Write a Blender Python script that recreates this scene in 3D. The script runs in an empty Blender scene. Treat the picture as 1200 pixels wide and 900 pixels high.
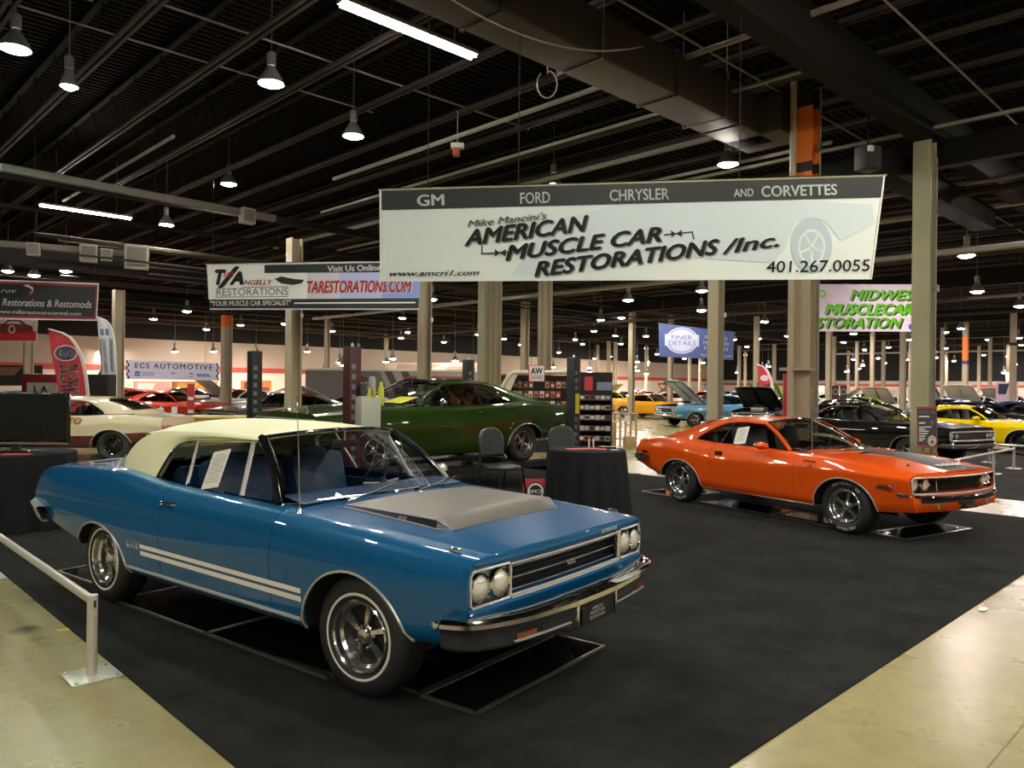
import bpy, bmesh, math, random
from math import pi, sin, cos, radians, sqrt
from mathutils import Vector, Matrix
random.seed(7)
SC = bpy.context.scene
COL = SC.collection

# ------------------------------------------------------------------ camera
ROLL = radians(0.63); EYE = 1.75; FOC = 900.0
cam = bpy.data.cameras.new('camera'); camo = bpy.data.objects.new('camera', cam); COL.objects.link(camo)
camo.location = (0, 0, EYE); camo.rotation_euler = (radians(90), -ROLL, 0)
cam.sensor_width = 36; cam.lens = 36 * FOC / 1200; cam.clip_end = 400; cam.clip_start = 0.05
SC.camera = camo
# ------------------------------------------------------------------ world, exposure
w = bpy.data.worlds.new('hall_ambient'); SC.world = w; w.use_nodes = True
bg = w.node_tree.nodes['Background']; bg.inputs[0].default_value = (1.0, 0.93, 0.82, 1); bg.inputs[1].default_value = 0.34
vs = SC.view_settings
vs.view_transform = 'Standard'; vs.look = 'None'; vs.gamma = 1; vs.use_curve_mapping = False; vs.exposure = 0.0
try:
    SC.cycles.max_bounces = 7; SC.cycles.diffuse_bounces = 2; SC.cycles.glossy_bounces = 3
    SC.cycles.transmission_bounces = 2; SC.cycles.transparent_max_bounces = 10
    SC.cycles.caustics_reflective = False; SC.cycles.caustics_refractive = False
    SC.cycles.sample_clamp_indirect = 4.0
except Exception:
    pass
LAMP_POWER = 425.0        # emission of a high-bay lamp's glowing disc
TUBE_POWER = 160.0

# ------------------------------------------------------------------ the hall's own axes: U runs right and away, V runs left and away
GA = radians(44.2)
UX, UY = cos(GA), sin(GA); VX, VY = -sin(GA), cos(GA)
def uv(u, v, z=0.0): return Vector((u*UX + v*VX, u*UY + v*VY, z))
def to_uv(p): return (p[0]*UX + p[1]*UY, p[0]*VX + p[1]*VY)
def ray(px, py):
    dx, dy = px-600, py-450; c, s = cos(ROLL), sin(ROLL)
    return Vector(((dx*c+dy*s)/FOC, 1, -(-dx*s+dy*c)/FOC))
def at(px, py, d): return Vector((0, 0, EYE)) + ray(px, py)*d          # a sight line followed to a depth
def gnd(px, py, z=0.0):
    r = ray(px, py); return Vector((0, 0, EYE)) + r*((z-EYE)/r.z)

# ------------------------------------------------------------------ materials
MATS = {}
def srgb(h):
    if isinstance(h, str):
        h = h.lstrip('#'); c = [int(h[i:i+2], 16)/255 for i in (0, 2, 4)]
        return tuple(x/12.92 if x <= .04045 else ((x+.055)/1.055)**2.4 for x in c)
    return tuple(h)
def mat(name, col=(.5, .5, .5), rough=.5, metal=0., coat=0., spec=.5, emit=None, power=0., bump=None, var=None, alpha=None, sheen=0., coat_rough=.03):
    if name in MATS: return MATS[name]
    m = bpy.data.materials.new(name); m.use_nodes = True; MATS[name] = m
    nt = m.node_tree; b = nt.nodes['Principled BSDF']; c = srgb(col)
    b.inputs['Base Color'].default_value = (*c, 1); b.inputs['Roughness'].default_value = rough
    b.inputs['Metallic'].default_value = metal; b.inputs['Coat Weight'].default_value = coat
    b.inputs['Coat Roughness'].default_value = coat_rough
    b.inputs['Specular IOR Level'].default_value = spec
    if sheen: b.inputs['Sheen Weight'].default_value = sheen
    if emit is not None:
        b.inputs['Emission Color'].default_value = (*srgb(emit), 1); b.inputs['Emission Strength'].default_value = power
    tc = None
    if bump or var:
        tc = nt.nodes.new('ShaderNodeTexCoord')
    if var:   # (scale, amount 0..1, second colour) : slow colour variation
        n = nt.nodes.new('ShaderNodeTexNoise'); n.inputs['Scale'].default_value = var[0]; n.inputs['Detail'].default_value = 6
        nt.links.new(tc.outputs['Object'], n.inputs['Vector'])
        r = nt.nodes.new('ShaderNodeValToRGB'); r.color_ramp.elements[0].position = .35; r.color_ramp.elements[1].position = .7
        r.color_ramp.elements[0].color = (*c, 1); r.color_ramp.elements[1].color = (*srgb(var[1]), 1)
        nt.links.new(n.outputs['Fac'], r.inputs['Fac']); nt.links.new(r.outputs['Color'], b.inputs['Base Color'])
    if bump:  # (scale, strength)
        n = nt.nodes.new('ShaderNodeTexNoise'); n.inputs['Scale'].default_value = bump[0]; n.inputs['Detail'].default_value = 4
        nt.links.new(tc.outputs['Object'], n.inputs['Vector'])
        k = nt.nodes.new('ShaderNodeBump'); k.inputs['Strength'].default_value = bump[1]; k.inputs['Distance'].default_value = .02
        nt.links.new(n.outputs['Fac'], k.inputs['Height']); nt.links.new(k.outputs['Normal'], b.inputs['Normal'])
    return m
def glass_mat(name, tint=(.90, .94, .94), refl=.7, base=.015):
    if name in MATS: return MATS[name]
    m = bpy.data.materials.new(name); m.use_nodes = True; MATS[name] = m
    nt = m.node_tree; nt.nodes.clear()
    o = nt.nodes.new('ShaderNodeOutputMaterial'); t = nt.nodes.new('ShaderNodeBsdfTransparent'); g = nt.nodes.new('ShaderNodeBsdfGlossy')
    x = nt.nodes.new('ShaderNodeMixShader'); f = nt.nodes.new('ShaderNodeLayerWeight'); f.inputs['Blend'].default_value = .28
    ml = nt.nodes.new('ShaderNodeMath'); ml.operation = 'MULTIPLY_ADD'; ml.inputs[1].default_value = refl; ml.inputs[2].default_value = base
    nt.links.new(f.outputs['Fresnel'], ml.inputs[0]); ml.use_clamp = True
    t.inputs[0].default_value = (*tint, 1); g.inputs['Roughness'].default_value = .02
    nt.links.new(ml.outputs[0], x.inputs[0]); nt.links.new(t.outputs[0], x.inputs[1]); nt.links.new(g.outputs[0], x.inputs[2])
    nt.links.new(x.outputs[0], o.inputs[0])
    return m
def paint(name, col, metal=0., rough=.35, coat=1.): return mat(name, col, rough, metal, coat, .08, coat_rough=.012)
CHROME = mat('chrome', (.90, .90, .89), .07, 1.)
BRIGHT = mat('bright_trim', (.80, .80, .78), .24, .6)
ALLOY = mat('polished_alloy', (.90, .90, .88), .13, .95)
STEEL = mat('brushed_steel', (.55, .55, .55), .35, 1.)
RUBBER = mat('tyre_rubber', (.018, .018, .019), .55, bump=(60, .08))
WHITE_RUBBER = mat('white_rubber', '#e8e4d8', .5)
RED_RUBBER = mat('red_rubber', '#8a2a24', .5)
BLACK = mat('black_paint', (.012, .012, .013), .35)
MATT_BLACK = mat('matt_black', (.010, .010, .010), .75)
GLOSS_BLACK = mat('gloss_black', (.006, .006, .007), .12, 0, .6)
DARK_WELL = mat('wheel_well_black', (.008, .008, .008), .85)
GLASS = glass_mat('car_glass')
TINT = glass_mat('tinted_car_glass', (.35, .38, .38))
DARKGLASS = mat('dark_window_glass', (.012, .014, .016), .06, 0, .5)
LENS = mat('headlight_lens', '#e9e7df', .12, .3, 1., bump=(90, .06))
AMBER = mat('amber_lens', '#74290c', .2, 0, 1.)
REDLENS = mat('red_lens', '#7a0f0c', .2, 0, 1.)
WHITE = mat('white_plastic', '#e6e4de', .5)
PAPER = mat('paper', '#dcdcd2', .8)

# ------------------------------------------------------------------ objects
def link(o, parent=None):
    COL.objects.link(o)
    if parent is not None: o.parent = parent
    return o
def tag(o, label=None, cat=None, group=None, kind=None):
    if label: o['label'] = label
    if cat: o['category'] = cat
    if group: o['group'] = group
    if kind: o['kind'] = kind
    return o
def thing(name, label, cat, loc=(0, 0, 0), rz=0., group=None):
    o = bpy.data.objects.new(name, None); link(o); o.location = loc; o.rotation_euler = (0, 0, rz); o.empty_display_size = .1
    return tag(o, label, cat, group)
def copy_tree(o, parent=None, label=None, loc=None, rz=None):
    kids = list(o.children); c = o.copy(); COL.objects.link(c); c.parent = parent
    if label: c['label'] = label
    if loc is not None: c.location = loc
    if rz is not None: c.rotation_euler = (0, 0, rz)
    for k in kids: copy_tree(k, c)
    return c

class MB:
    """collects shapes for ONE mesh object"""
    def __init__(s): s.v = []; s.f = []; s.m = []; s.mats = []
    def mi(s, m):
        if m is None: return 0
        if m not in s.mats: s.mats.append(m)
        return s.mats.index(m)
    def add(s, vs, fs, m=None):
        n = len(s.v); i = s.mi(m); s.v += [tuple(p) for p in vs]
        for f in fs: s.f.append(tuple(n+k for k in f)); s.m.append(i)
        return s
    def box(s, c, d, m=None, rz=0., ry=0., rx=0., bev=0.):
        hx, hy, hz = d[0]/2, d[1]/2, d[2]/2
        R = Matrix.Rotation(rz, 3, 'Z') @ Matrix.Rotation(ry, 3, 'Y') @ Matrix.Rotation(rx, 3, 'X'); c = Vector(c)
        if bev <= 0:
            vs = [c + R @ Vector((x*hx, y*hy, z*hz)) for x in (-1, 1) for y in (-1, 1) for z in (-1, 1)]
            return s.add(vs, [(0, 1, 3, 2), (4, 6, 7, 5), (0, 4, 5, 1), (2, 3, 7, 6), (0, 2, 6, 4), (1, 5, 7, 3)], m)
        b = min(bev, hx*.98, hy*.98, hz*.98)
        bm = bmesh.new(); bmesh.ops.create_cube(bm, size=1)
        for v in bm.verts: v.co = Vector((v.co.x*2*hx, v.co.y*2*hy, v.co.z*2*hz))
        bmesh.ops.bevel(bm, geom=bm.edges[:], offset=b, segments=2, profile=.6, affect='EDGES')
        bm.verts.index_update()
        s.add([c + R @ v.co for v in bm.verts], [[v.index for v in f.verts] for f in bm.faces], m); bm.free(); return s
    def grid(s, rows, m=None, flip=False, closed=False):
        """rows: equally long lists of points"""
        n = len(rows[0]); vs = [p for r in rows for p in r]; fs = []
        for i in range(len(rows)-1):
            for j in range(n if closed else n-1):
                k = (j+1) % n; f = (i*n+j, i*n+k, (i+1)*n+k, (i+1)*n+j)
                fs.append(f[::-1] if flip else f)
        return s.add(vs, fs, m)
    def tube(s, pts, r, m=None, n=8, cap=True):
        pts = [Vector(p) for p in pts]; rows = []; rs = r if isinstance(r, (list, tuple)) else [r]*len(pts)
        t0 = (pts[1]-pts[0]).normalized(); a = t0.orthogonal().normalized()
        for i, p in enumerate(pts):
            t = (pts[min(i+1, len(pts)-1)] - pts[max(i-1, 0)]).normalized()
            a = (a - t*a.dot(t)); a = a.normalized() if a.length > 1e-6 else t.orthogonal().normalized()
            b = t.cross(a); rows.append([p + (a*cos(2*pi*k/n) + b*sin(2*pi*k/n))*rs[i] for k in range(n)])
        s.grid(rows, m, closed=True, flip=True)
        if cap: s.add(rows[0], [tuple(range(n))], m); s.add(rows[-1], [tuple(range(n))[::-1]], m)
        return s
    def lathe(s, prof, m=None, n=24, M=None, a0=0., a1=2*pi):
        """profile (r, h) turned round local Z, then placed by M"""
        full = abs(a1-a0-2*pi) < 1e-6; k = n if full else n+1; rows = []
        for r, h in prof: rows.append([Vector((r*cos(a0+(a1-a0)*i/n), r*sin(a0+(a1-a0)*i/n), h)) for i in range(k)])
        if M is not None: rows = [[M @ p for p in r] for r in rows]
        return s.grid(rows, m, closed=full)
    def prism(s, poly, d, m=None, M=None):
        """flat outline (x, y) given thickness d along local z"""
        n = len(poly); vs = [Vector((p[0], p[1], 0)) for p in poly] + [Vector((p[0], p[1], d)) for p in poly]
        if M is not None: vs = [M @ p for p in vs]
        fs = [tuple(range(n))[::-1], tuple(range(n, 2*n))] + [(i, (i+1) % n, n+(i+1) % n, n+i) for i in range(n)]
        return s.add(vs, fs, m)
    def ball(s, c, r, m=None, n=10):
        c = Vector(c); r = r if isinstance(r, (tuple, list)) else (r, r, r)
        rows = [[c + Vector((r[0]*sin(pi*i/n)*cos(2*pi*j/(2*n)), r[1]*sin(pi*i/n)*sin(2*pi*j/(2*n)), r[2]*cos(pi*i/n))) for j in range(2*n)] for i in range(n+1)]
        return s.grid(rows, m, closed=True, flip=True)
    def build(s, name, m=None, parent=None, smooth=35, solid=0., merge=True, loc=None):
        me = bpy.data.meshes.new(name); me.from_pydata([tuple(p) for p in s.v], [], s.f)
        if s.mats:
            for x in s.mats: me.materials.append(x)
            me.polygons.foreach_set('material_index', s.m)
        elif m is not None: me.materials.append(m)
        if merge or solid:
            bm = bmesh.new(); bm.from_mesh(me); bmesh.ops.remove_doubles(bm, verts=bm.verts[:], dist=2e-5)
            bmesh.ops.dissolve_degenerate(bm, edges=bm.edges[:], dist=2e-5)
            if solid: bm.normal_update(); bmesh.ops.solidify(bm, geom=bm.faces[:], thickness=solid)
            bm.to_mesh(me); bm.free()
        if smooth:
            me.polygons.foreach_set('use_smooth', [True]*len(me.polygons)); me.set_sharp_from_angle(angle=radians(smooth))
        me.update(); o = link(bpy.data.objects.new(name, me), parent)
        if loc is not None: o.location = loc
        return o
def lerp(a, b, t): return a+(b-a)*t
def mixv(a, b, t): return Vector(a).lerp(Vector(b), t)
def pch(kn):
    """shape-keeping cubic through (x, a, b, ...) knots"""
    kn = sorted(kn); xs = [k[0] for k in kn]; n = len(xs); dims = len(kn[0])-1
    cols = []
    for c in range(1, dims+1):
        y = [k[c] for k in kn]
        if n == 1: cols.append((y, [0.])); continue
        dl = [(y[i+1]-y[i])/(xs[i+1]-xs[i]) for i in range(n-1)]; mm = [0.]*n
        mm[0], mm[-1] = dl[0], dl[-1]
        for i in range(1, n-1): mm[i] = 0. if dl[i-1]*dl[i] <= 0 else 2*dl[i-1]*dl[i]/(dl[i-1]+dl[i])
        cols.append((y, mm))
    def f(x):
        if n == 1 or x <= xs[0]: return tuple(c[0][0] for c in cols)
        if x >= xs[-1]: return tuple(c[0][-1] for c in cols)
        i = 0
        while x > xs[i+1]: i += 1
        h = xs[i+1]-xs[i]; t = (x-xs[i])/h; out = []
        for y, mm in cols:
            out.append((2*t**3-3*t*t+1)*y[i] + (t**3-2*t*t+t)*h*mm[i] + (-2*t**3+3*t*t)*y[i+1] + (t**3-t*t)*h*mm[i+1])
        return tuple(out)
    return f
_FONT = {}
def text_mesh(txt, size=1., shear=0., bold=0., spacing=1., xscale=1., depth=0., align='CENTER'):
    """lettering as mesh data: (verts, faces), centred on x, baseline at y = 0"""
    key = (txt, shear, spacing, depth, align)
    if key not in _FONT:
        cu = bpy.data.curves.new('lettering', 'FONT'); cu.body = txt; cu.size = 1.; cu.shear = shear
        cu.space_character = spacing; cu.extrude = depth; cu.align_x = align; cu.resolution_u = 3
        o = bpy.data.objects.new('lettering', cu); COL.objects.link(o)
        me = bpy.data.meshes.new_from_object(o.evaluated_get(bpy.context.evaluated_depsgraph_get()))
        _FONT[key] = ([v.co.copy() for v in me.vertices], [tuple(p.vertices) for p in me.polygons])
        bpy.data.objects.remove(o); bpy.data.curves.remove(cu); bpy.data.meshes.remove(me)
    vs, fs = _FONT[key]
    if bold:      # heavier strokes: the glyphs laid over themselves, shifted a little
        n = len(vs); b = bold*1.3; sh = [(0, 0), (b, 0), (-b, 0), (0, b*.7), (0, -b*.7)]
        fs = [tuple(i+n*k for i in f) for k in range(len(sh)) for f in fs]; vs = [Vector((v.x+dx, v.y+dy, v.z)) for dx, dy in sh for v in vs]
    return [Vector((v.x*size*xscale, v.y*size, v.z*size)) for v in vs], fs
def put_text(mb, txt, M, size, m, width=None, **kw):
    """lettering laid in the plane of M; width forces the run to that length"""
    vs, fs = text_mesh(txt, size, **kw)
    if width:
        x0 = min(v.x for v in vs); x1 = max(v.x for v in vs); k = width/(x1-x0)
        vs = [Vector((v.x*k, v.y, v.z)) for v in vs]
    mb.add([M @ v for v in vs], fs, m)
def plane_M(o, ex, ey):
    """matrix whose local x, y run along ex, ey (z towards the viewer side)"""
    ex = Vector(ex).normalized(); ey = Vector(ey).normalized(); ez = ex.cross(ey)
    return Matrix(((ex.x, ey.x, ez.x, o[0]), (ex.y, ey.y, ez.y, o[1]), (ex.z, ey.z, ez.z, o[2]), (0, 0, 0, 1)))

# =================================================================== the hall
def floor_mat():
    m = bpy.data.materials.new('polished_concrete'); m.use_nodes = True; nt = m.node_tree; b = nt.nodes['Principled BSDF']; L = nt.links
    tc = nt.nodes.new('ShaderNodeTexCoord')
    def noise(sc, det=8, ro=.6):
        n = nt.nodes.new('ShaderNodeTexNoise'); n.inputs['Scale'].default_value = sc; n.inputs['Detail'].default_value = det; n.inputs['Roughness'].default_value = ro; L.new(tc.outputs['Object'], n.inputs['Vector']); return n
    def ramp(src, stops):
        r = nt.nodes.new('ShaderNodeValToRGB'); e = r.color_ramp.elements
        while len(e) < len(stops): e.new(.5)
        for k, (p, c) in zip(e, stops): k.position = p; k.color = (*srgb(c), 1)
        L.new(src, r.inputs['Fac']); return r
    a = ramp(noise(.55).outputs['Fac'], [(.30, '#887e52'), (.48, '#988e60'), (.62, '#a0976a'), (.75, '#8d8356')])
    c = ramp(noise(7, 10, .7).outputs['Fac'], [(.35, '#8c8c8c'), (.65, '#ffffff')])
    mx = nt.nodes.new('ShaderNodeMix'); mx.data_type = 'RGBA'; mx.blend_type = 'MULTIPLY'; mx.inputs[0].default_value = .28
    L.new(a.outputs['Color'], mx.inputs[6]); L.new(c.outputs['Color'], mx.inputs[7])
    L.new(mx.outputs[2], b.inputs['Base Color'])
    r = nt.nodes.new('ShaderNodeMapRange'); r.inputs[3].default_value = .16; r.inputs[4].default_value = .42; L.new(noise(1.7).outputs['Fac'], r.inputs[0]); L.new(r.outputs[0], b.inputs['Roughness'])
    k = nt.nodes.new('ShaderNodeBump'); k.inputs['Strength'].default_value = .05; L.new(noise(3).outputs['Fac'], k.inputs['Height']); L.new(k.outputs['Normal'], b.inputs['Normal'])
    return m
def carpet_mat(name, c0, c1):
    m = bpy.data.materials.new(name); m.use_nodes = True; nt = m.node_tree; b = nt.nodes['Principled BSDF']; L = nt.links
    tc = nt.nodes.new('ShaderNodeTexCoord'); n1 = nt.nodes.new('ShaderNodeTexNoise'); n1.inputs['Scale'].default_value = 1.6; n1.inputs['Detail'].default_value = 10; n1.inputs['Roughness'].default_value = .72
    L.new(tc.outputs['Object'], n1.inputs['Vector']); r = nt.nodes.new('ShaderNodeValToRGB'); r.color_ramp.elements[0].position = .38; r.color_ramp.elements[1].position = .72
    r.color_ramp.elements[0].color = (*srgb(c0), 1); r.color_ramp.elements[1].color = (*srgb(c1), 1); L.new(n1.outputs['Fac'], r.inputs['Fac']); L.new(r.outputs['Color'], b.inputs['Base Color'])
    b.inputs['Roughness'].default_value = .95; b.inputs['Specular IOR Level'].default_value = .1; b.inputs['Sheen Weight'].default_value = .04; b.inputs['Sheen Roughness'].default_value = .4
    n2 = nt.nodes.new('ShaderNodeTexNoise'); n2.inputs['Scale'].default_value = 260; L.new(tc.outputs['Object'], n2.inputs['Vector'])
    k = nt.nodes.new('ShaderNodeBump'); k.inputs['Strength'].default_value = .6; k.inputs['Distance'].default_value = .01; L.new(n2.outputs['Fac'], k.inputs['Height']); L.new(k.outputs['Normal'], b.inputs['Normal'])
    return m
def slab(u0, u1, v0, v1, z0, z1, name, m, parent=None):
    vs = [uv(u, v, z) for z in (z0, z1) for u, v in ((u0, v0), (u1, v0), (u1, v1), (u0, v1))]
    return MB().add(vs, [(3, 2, 1, 0), (4, 5, 6, 7), (0, 1, 5, 4), (1, 2, 6, 5), (2, 3, 7, 6), (3, 0, 4, 7)], m).build(name, parent=parent, smooth=0)
U0, U1, V0, V1 = -30, 84, -34, 50
tag(slab(U0, U1, V0, V1, -.2, 0, 'floor', floor_mat()), kind='structure')
jm = mat('joint_grey', '#6f6848', .7)
for i, (a, b_) in enumerate(((-1.2, 'v'), (16.4, 'v'), (1.0, 'u'), (15.5, 'u'))):
    o = slab(a-.004, a+.004, V0, V1, .0, .0012, 'trim_1', jm) if b_ == 'v' else slab(U0, U1, a-.004, a+.004, .0, .0012, 'trim_1', jm); tag(o, kind='structure')
# carpets
cm = carpet_mat('black_carpet', (.0040, .0042, .0040), (.022, .0226, .0212))
tag(slab(1.54, 12.33, 1.82, 14.6, .0, .008, 'carpet', cm), 'black carpet under the blue and the orange car', 'carpet')
for k in range(2): tag(slab(4.9+k*3.7, 4.904+k*3.7, 1.83, 14.59, .008, .0088, 'carpet_seam', mat('seam', (.02, .02, .02), .9)), 'dark seam in the black carpet, %s' % ('left one' if k == 0 else 'right one'), 'carpet seam')
cg = carpet_mat('grey_carpet', (.022, .022, .022), (.04, .04, .04))
tag(slab(14.2, 26, -3.4, 6.6, .0, .008, 'carpet', cg), 'dark grey carpet under the black coupe at the right', 'carpet')
tag(slab(-7.5, 1.0, 9.3, 15.5, .0, .008, 'carpet', cm), 'black carpet under the screen table at the left', 'carpet')
# walls
def wall(name, p0, p1, z1, bands):
    """upright wall from p0 to p1 (u, v) made of colour bands (z0, z1, material)"""
    mb = MB(); a, b = uv(*p0), uv(*p1)
    for z0, zz, m in bands: mb.add([a+Vector((0, 0, z0)), b+Vector((0, 0, z0)), b+Vector((0, 0, zz)), a+Vector((0, 0, zz))], [(0, 1, 2, 3)], m)
    return tag(mb.build(name, smooth=0), kind='structure')
wl = mat('wall_cream', '#e2d6c4', .8, var=(.3, '#d8cab4')); wr = mat('wall_red', '#b4493a', .7); wu = mat('wall_upper', '#b3a594', .85); wk = mat('wall_black', (.006, .006, .006), .9)
bands = [(0, 2.3, wl), (2.3, 2.75, wr), (2.75, 4.6, wu), (4.6, 9.5, wk)]
bandl = [(0, 2.3, wl), (2.3, 2.65, wr), (2.65, 4.3, wu), (4.3, 9.5, wk)]; bands = [(0, 1.9, wl), (1.9, 2.15, wr), (2.15, 2.5, wu), (2.5, 9.5, wk)]
wall('wall_left', (U0, V1), (U1, V1), 9.5, bandl)
wall('wall_right', (U1, V0), (U1, V1), 9.5, bands)
wall('wall_back', (U0, V0), (U0, V1), 9.5, bandl)
wall('wall_front', (U0, V0), (U1, V0), 9.5, bandl)
# ceiling: corrugated deck, bar joists along V, beams along U
ZJ = 7.25
deck = bpy.data.materials.new('dark_deck'); deck.use_nodes = True; nt = deck.node_tree; b = nt.nodes['Principled BSDF']
b.inputs['Specular IOR Level'].default_value = .06; b.inputs['Base Color'].default_value = (.0045, .003, .0026, 1); b.inputs['Roughness'].default_value = .7
mb = MB(); n = int((V1-V0)/.2); rows = []
for i in range(n):
    v = V0+i*.2
    for dv, z in ((0, 8.25), (.08, 8.25), (.10, 8.29), (.18, 8.29)): rows.append([uv(U0, v+dv, z), uv(U1, v+dv, z)])
mb.grid(rows, deck); tag(mb.build('ceiling', smooth=0, merge=False), kind='structure')
jo = mat('joist_brown', (.040, .033, .026), .6, spec=.15); jw = mat('joist_shaded', (.010, .0085, .007), .7, spec=.1); jd = mat('beam_black', (.011, .010, .009), .7, spec=.1); conduit = mat('conduit_grey', (.30, .28, .25), .45, .3)
for k in range(-4, 48):
    u = 1.03+1.51*k; v0, v1 = -9, 50
    if u > 30: v0 = -20
    mb = MB()
    for du in (-.055, .055): mb.box(uv(u+du, (v0+v1)/2, ZJ), (.06, v1-v0, .06), jo, rz=GA)
    mb.box(uv(u, (v0+v1)/2, 8.18), (.12, v1-v0, .06), jw, rz=GA)  # top chord and webs a darker copy: shade put into the colour
    if u < 26:
        vv = v0; up = False
        while vv < min(v1, 34): 
            a, c = uv(u, vv, ZJ if not up else 8.18), uv(u, vv+.75, 8.18 if not up else ZJ); mb.tube([a, c], .013, jw, 4, cap=False); vv += .75; up = not up
    tag(mb.build('ceiling_joist', smooth=0, merge=False), kind='structure')
def beam(u0, v0, u1, v1, z, w_, h, m, name='ceiling_beam'):
    a, c = uv(u0, v0, z), uv(u1, v1, z); d = c-a; mb = MB(); mb.box((a+c)/2, (d.length, w_, h), m, rz=math.atan2(d.y, d.x)); return tag(mb.build(name, smooth=0), kind='structure')
VB = 4.87
beam(-8, VB, 70, VB, 6.66, .34, .72, jd); beam(-20, 20.4, 70, 20.4, 6.35, .14, .2, jd); beam(-25, 28, 70, 28, 5.6, .3, .6, jd); beam(-25, 38, 70, 38, 5.5, .3, .6, jd)
beam(-8, -11, 70, -11, 6.4, .3, .7, jd); beam(16, -30, 16, 49, 6.2, .25, .5, jd); beam(30, -30, 30, 49, 5.6, .3, .6, jd); beam(44, -30, 44, 49, 5.5, .3, .6, jd); beam(58, -30, 58, 49, 5.5, .3, .6, jd)
# low clutter of pipes, struts and cable trays over the far half
rnd = random.Random(3)
for k in range(26):
    v = 21+k*1.1+rnd.uniform(-.4, .4); z = rnd.uniform(4.9, 6.4); a = rnd.uniform(-20, 10); mb = MB(); mb.tube([uv(a, v, z), uv(a+rnd.uniform(20, 60), v, z)], rnd.choice((.03, .04, .07)), rnd.choice((jo, jo, jw)), 6); tag(mb.build('ceiling_pipe'), kind='structure')
for k in range(34):
    u = 17+k*1.7+rnd.uniform(-.5, .5); z = rnd.uniform(4.9, 6.6); a = rnd.uniform(-22, 10); mb = MB(); mb.tube([uv(u, a, z), uv(u, a+rnd.uniform(18, 40), z)], rnd.choice((.03, .04, .08)), rnd.choice((conduit, jo, jo)), 6); tag(mb.build('ceiling_pipe'), kind='structure')
# conduits and sprinkler pipes near by
def pipe(pts, r, m=conduit, name='ceiling_pipe'): return tag(MB().tube(pts, r, m, 6).build(name), kind='structure')
for v, u0, u1, z in ((13.5, -8, 9, 7.36), (11.9, -1, 12, 7.36), (12.4, -6, 3.4, 7.30), (8.9, 2, 14, 7.3), (6.4, 4, 30, 6.9), (3.9, 8, 24, 6.9)): pipe([uv(u0, v, z), uv(u1, v, z)], .018)
for u, v0, v1, z, r in ((10.2, 2, 17, 6.85, .05), (11.6, 5.5, 20, 6.7, .035), (13.2, 6, 26, 6.6, .06), (15.2, -6, 12, 6.5, .035), (14.6, 6.3, 24, 6.45, .04), (17.2, -8, 8, 6.6, .03), (5.9, 16, 24, 6.7, .04), (19, -6, 20, 6.3, .06)): pipe([uv(u, v0, z), uv(u, v1, z)], r)
pipe([uv(13.5, 1.9, 7.0), uv(17.0, 1.9, 7.0), uv(17.0, -.8, 6.9), uv(17.0, -.8, 5.2)], .03)
# the big air duct along U, lighter bottom where it is lit from below
dm = mat('duct_sheet', (.055, .048, .040), .55, .2)
mb = MB(); d0 = 7.25; zb = 6.2
mb.box(uv(4.6, d0-.2, zb+.33), (17.0, .72, .66), dm, rz=GA, bev=.03)
for i in range(9): mb.box(uv(-3.0+i*1.85, d0-.2, zb+.33), (.035, .77, .71), dm, rz=GA)
mb.box(uv(13.0, d0-.38, zb+.33), (.9, 1.1, .66), dm, rz=GA, bev=.03); tag(mb.build('air_duct'), 'large rectangular sheet-metal air duct under the ceiling', 'duct')
for i in range(5):
    h = MB()
    for dv in (-.62, .22): h.tube([uv(-1.5+i*3.2, d0+dv, zb-.02), uv(-1.5+i*3.2, d0+dv, 8.2)], .008, conduit, 5)
    h.tube([uv(-1.5+i*3.2, d0-.62, zb-.02), uv(-1.5+i*3.2, d0+.22, zb-.02)], .012, conduit, 5); tag(h.build('ceiling_duct_hanger'), kind='structure')
mb = MB(); mb.box(uv(18.5, 5.6, 6.0), (7, .5, .5), jd, rz=GA, bev=.02); tag(mb.build('ceiling_duct'), kind='structure')
# bus bars with junction boxes hung below the joists at the left
bb = mat('bus_bar_grey', (.16, .145, .125), .5, .2); bx = mat('junction_box', (.34, .31, .27), .5)
for nm, p0, p1, z, boxes in (('upper', (0, 196), (322, 256), 6.1, ((284, 257, .36),)), ('lower', (-20, 284), (175, 299), 5.2, ((40, 291, .3), (104, 301, .42), (125, 304, .28), (160, 306, .6)))):
    a = Vector((0, 0, EYE)) + ray(*p0)*((z-EYE)/ray(*p0).z); c = Vector((0, 0, EYE)) + ray(*p1)*((z-EYE)/ray(*p1).z); d = c-a
    o = thing('bus_bar', 'long %s grey bus bar with junction boxes under the joists at the left' % nm, 'bus bar', (a+c)/2, math.atan2(d.y, d.x))
    MB().box((0, 0, 0), (d.length, .14, .16), bb, bev=.01).build('rail_housing', parent=o)
    for px, py, s_ in boxes:
        q = at(px, py, a.y + (c.y-a.y)*(px-p0[0])/(p1[0]-p0[0])); t = (q-a).dot(d)/d.length - d.length/2
        m = MB(); m.box((t, -.12, -.10), (s_, .22, s_*1.1), bx, bev=.01); m.box((t, -.235, -.10), (s_*.8, .01, s_*.85), bb); m.build('junction_box', parent=o)
    for t in (-.4, 0, .4): MB().tube([(t*d.length, 0, .08), (t*d.length, 0, 8.2-z)], .01, jw, 5).build('hanger_rod', parent=o)
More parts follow.
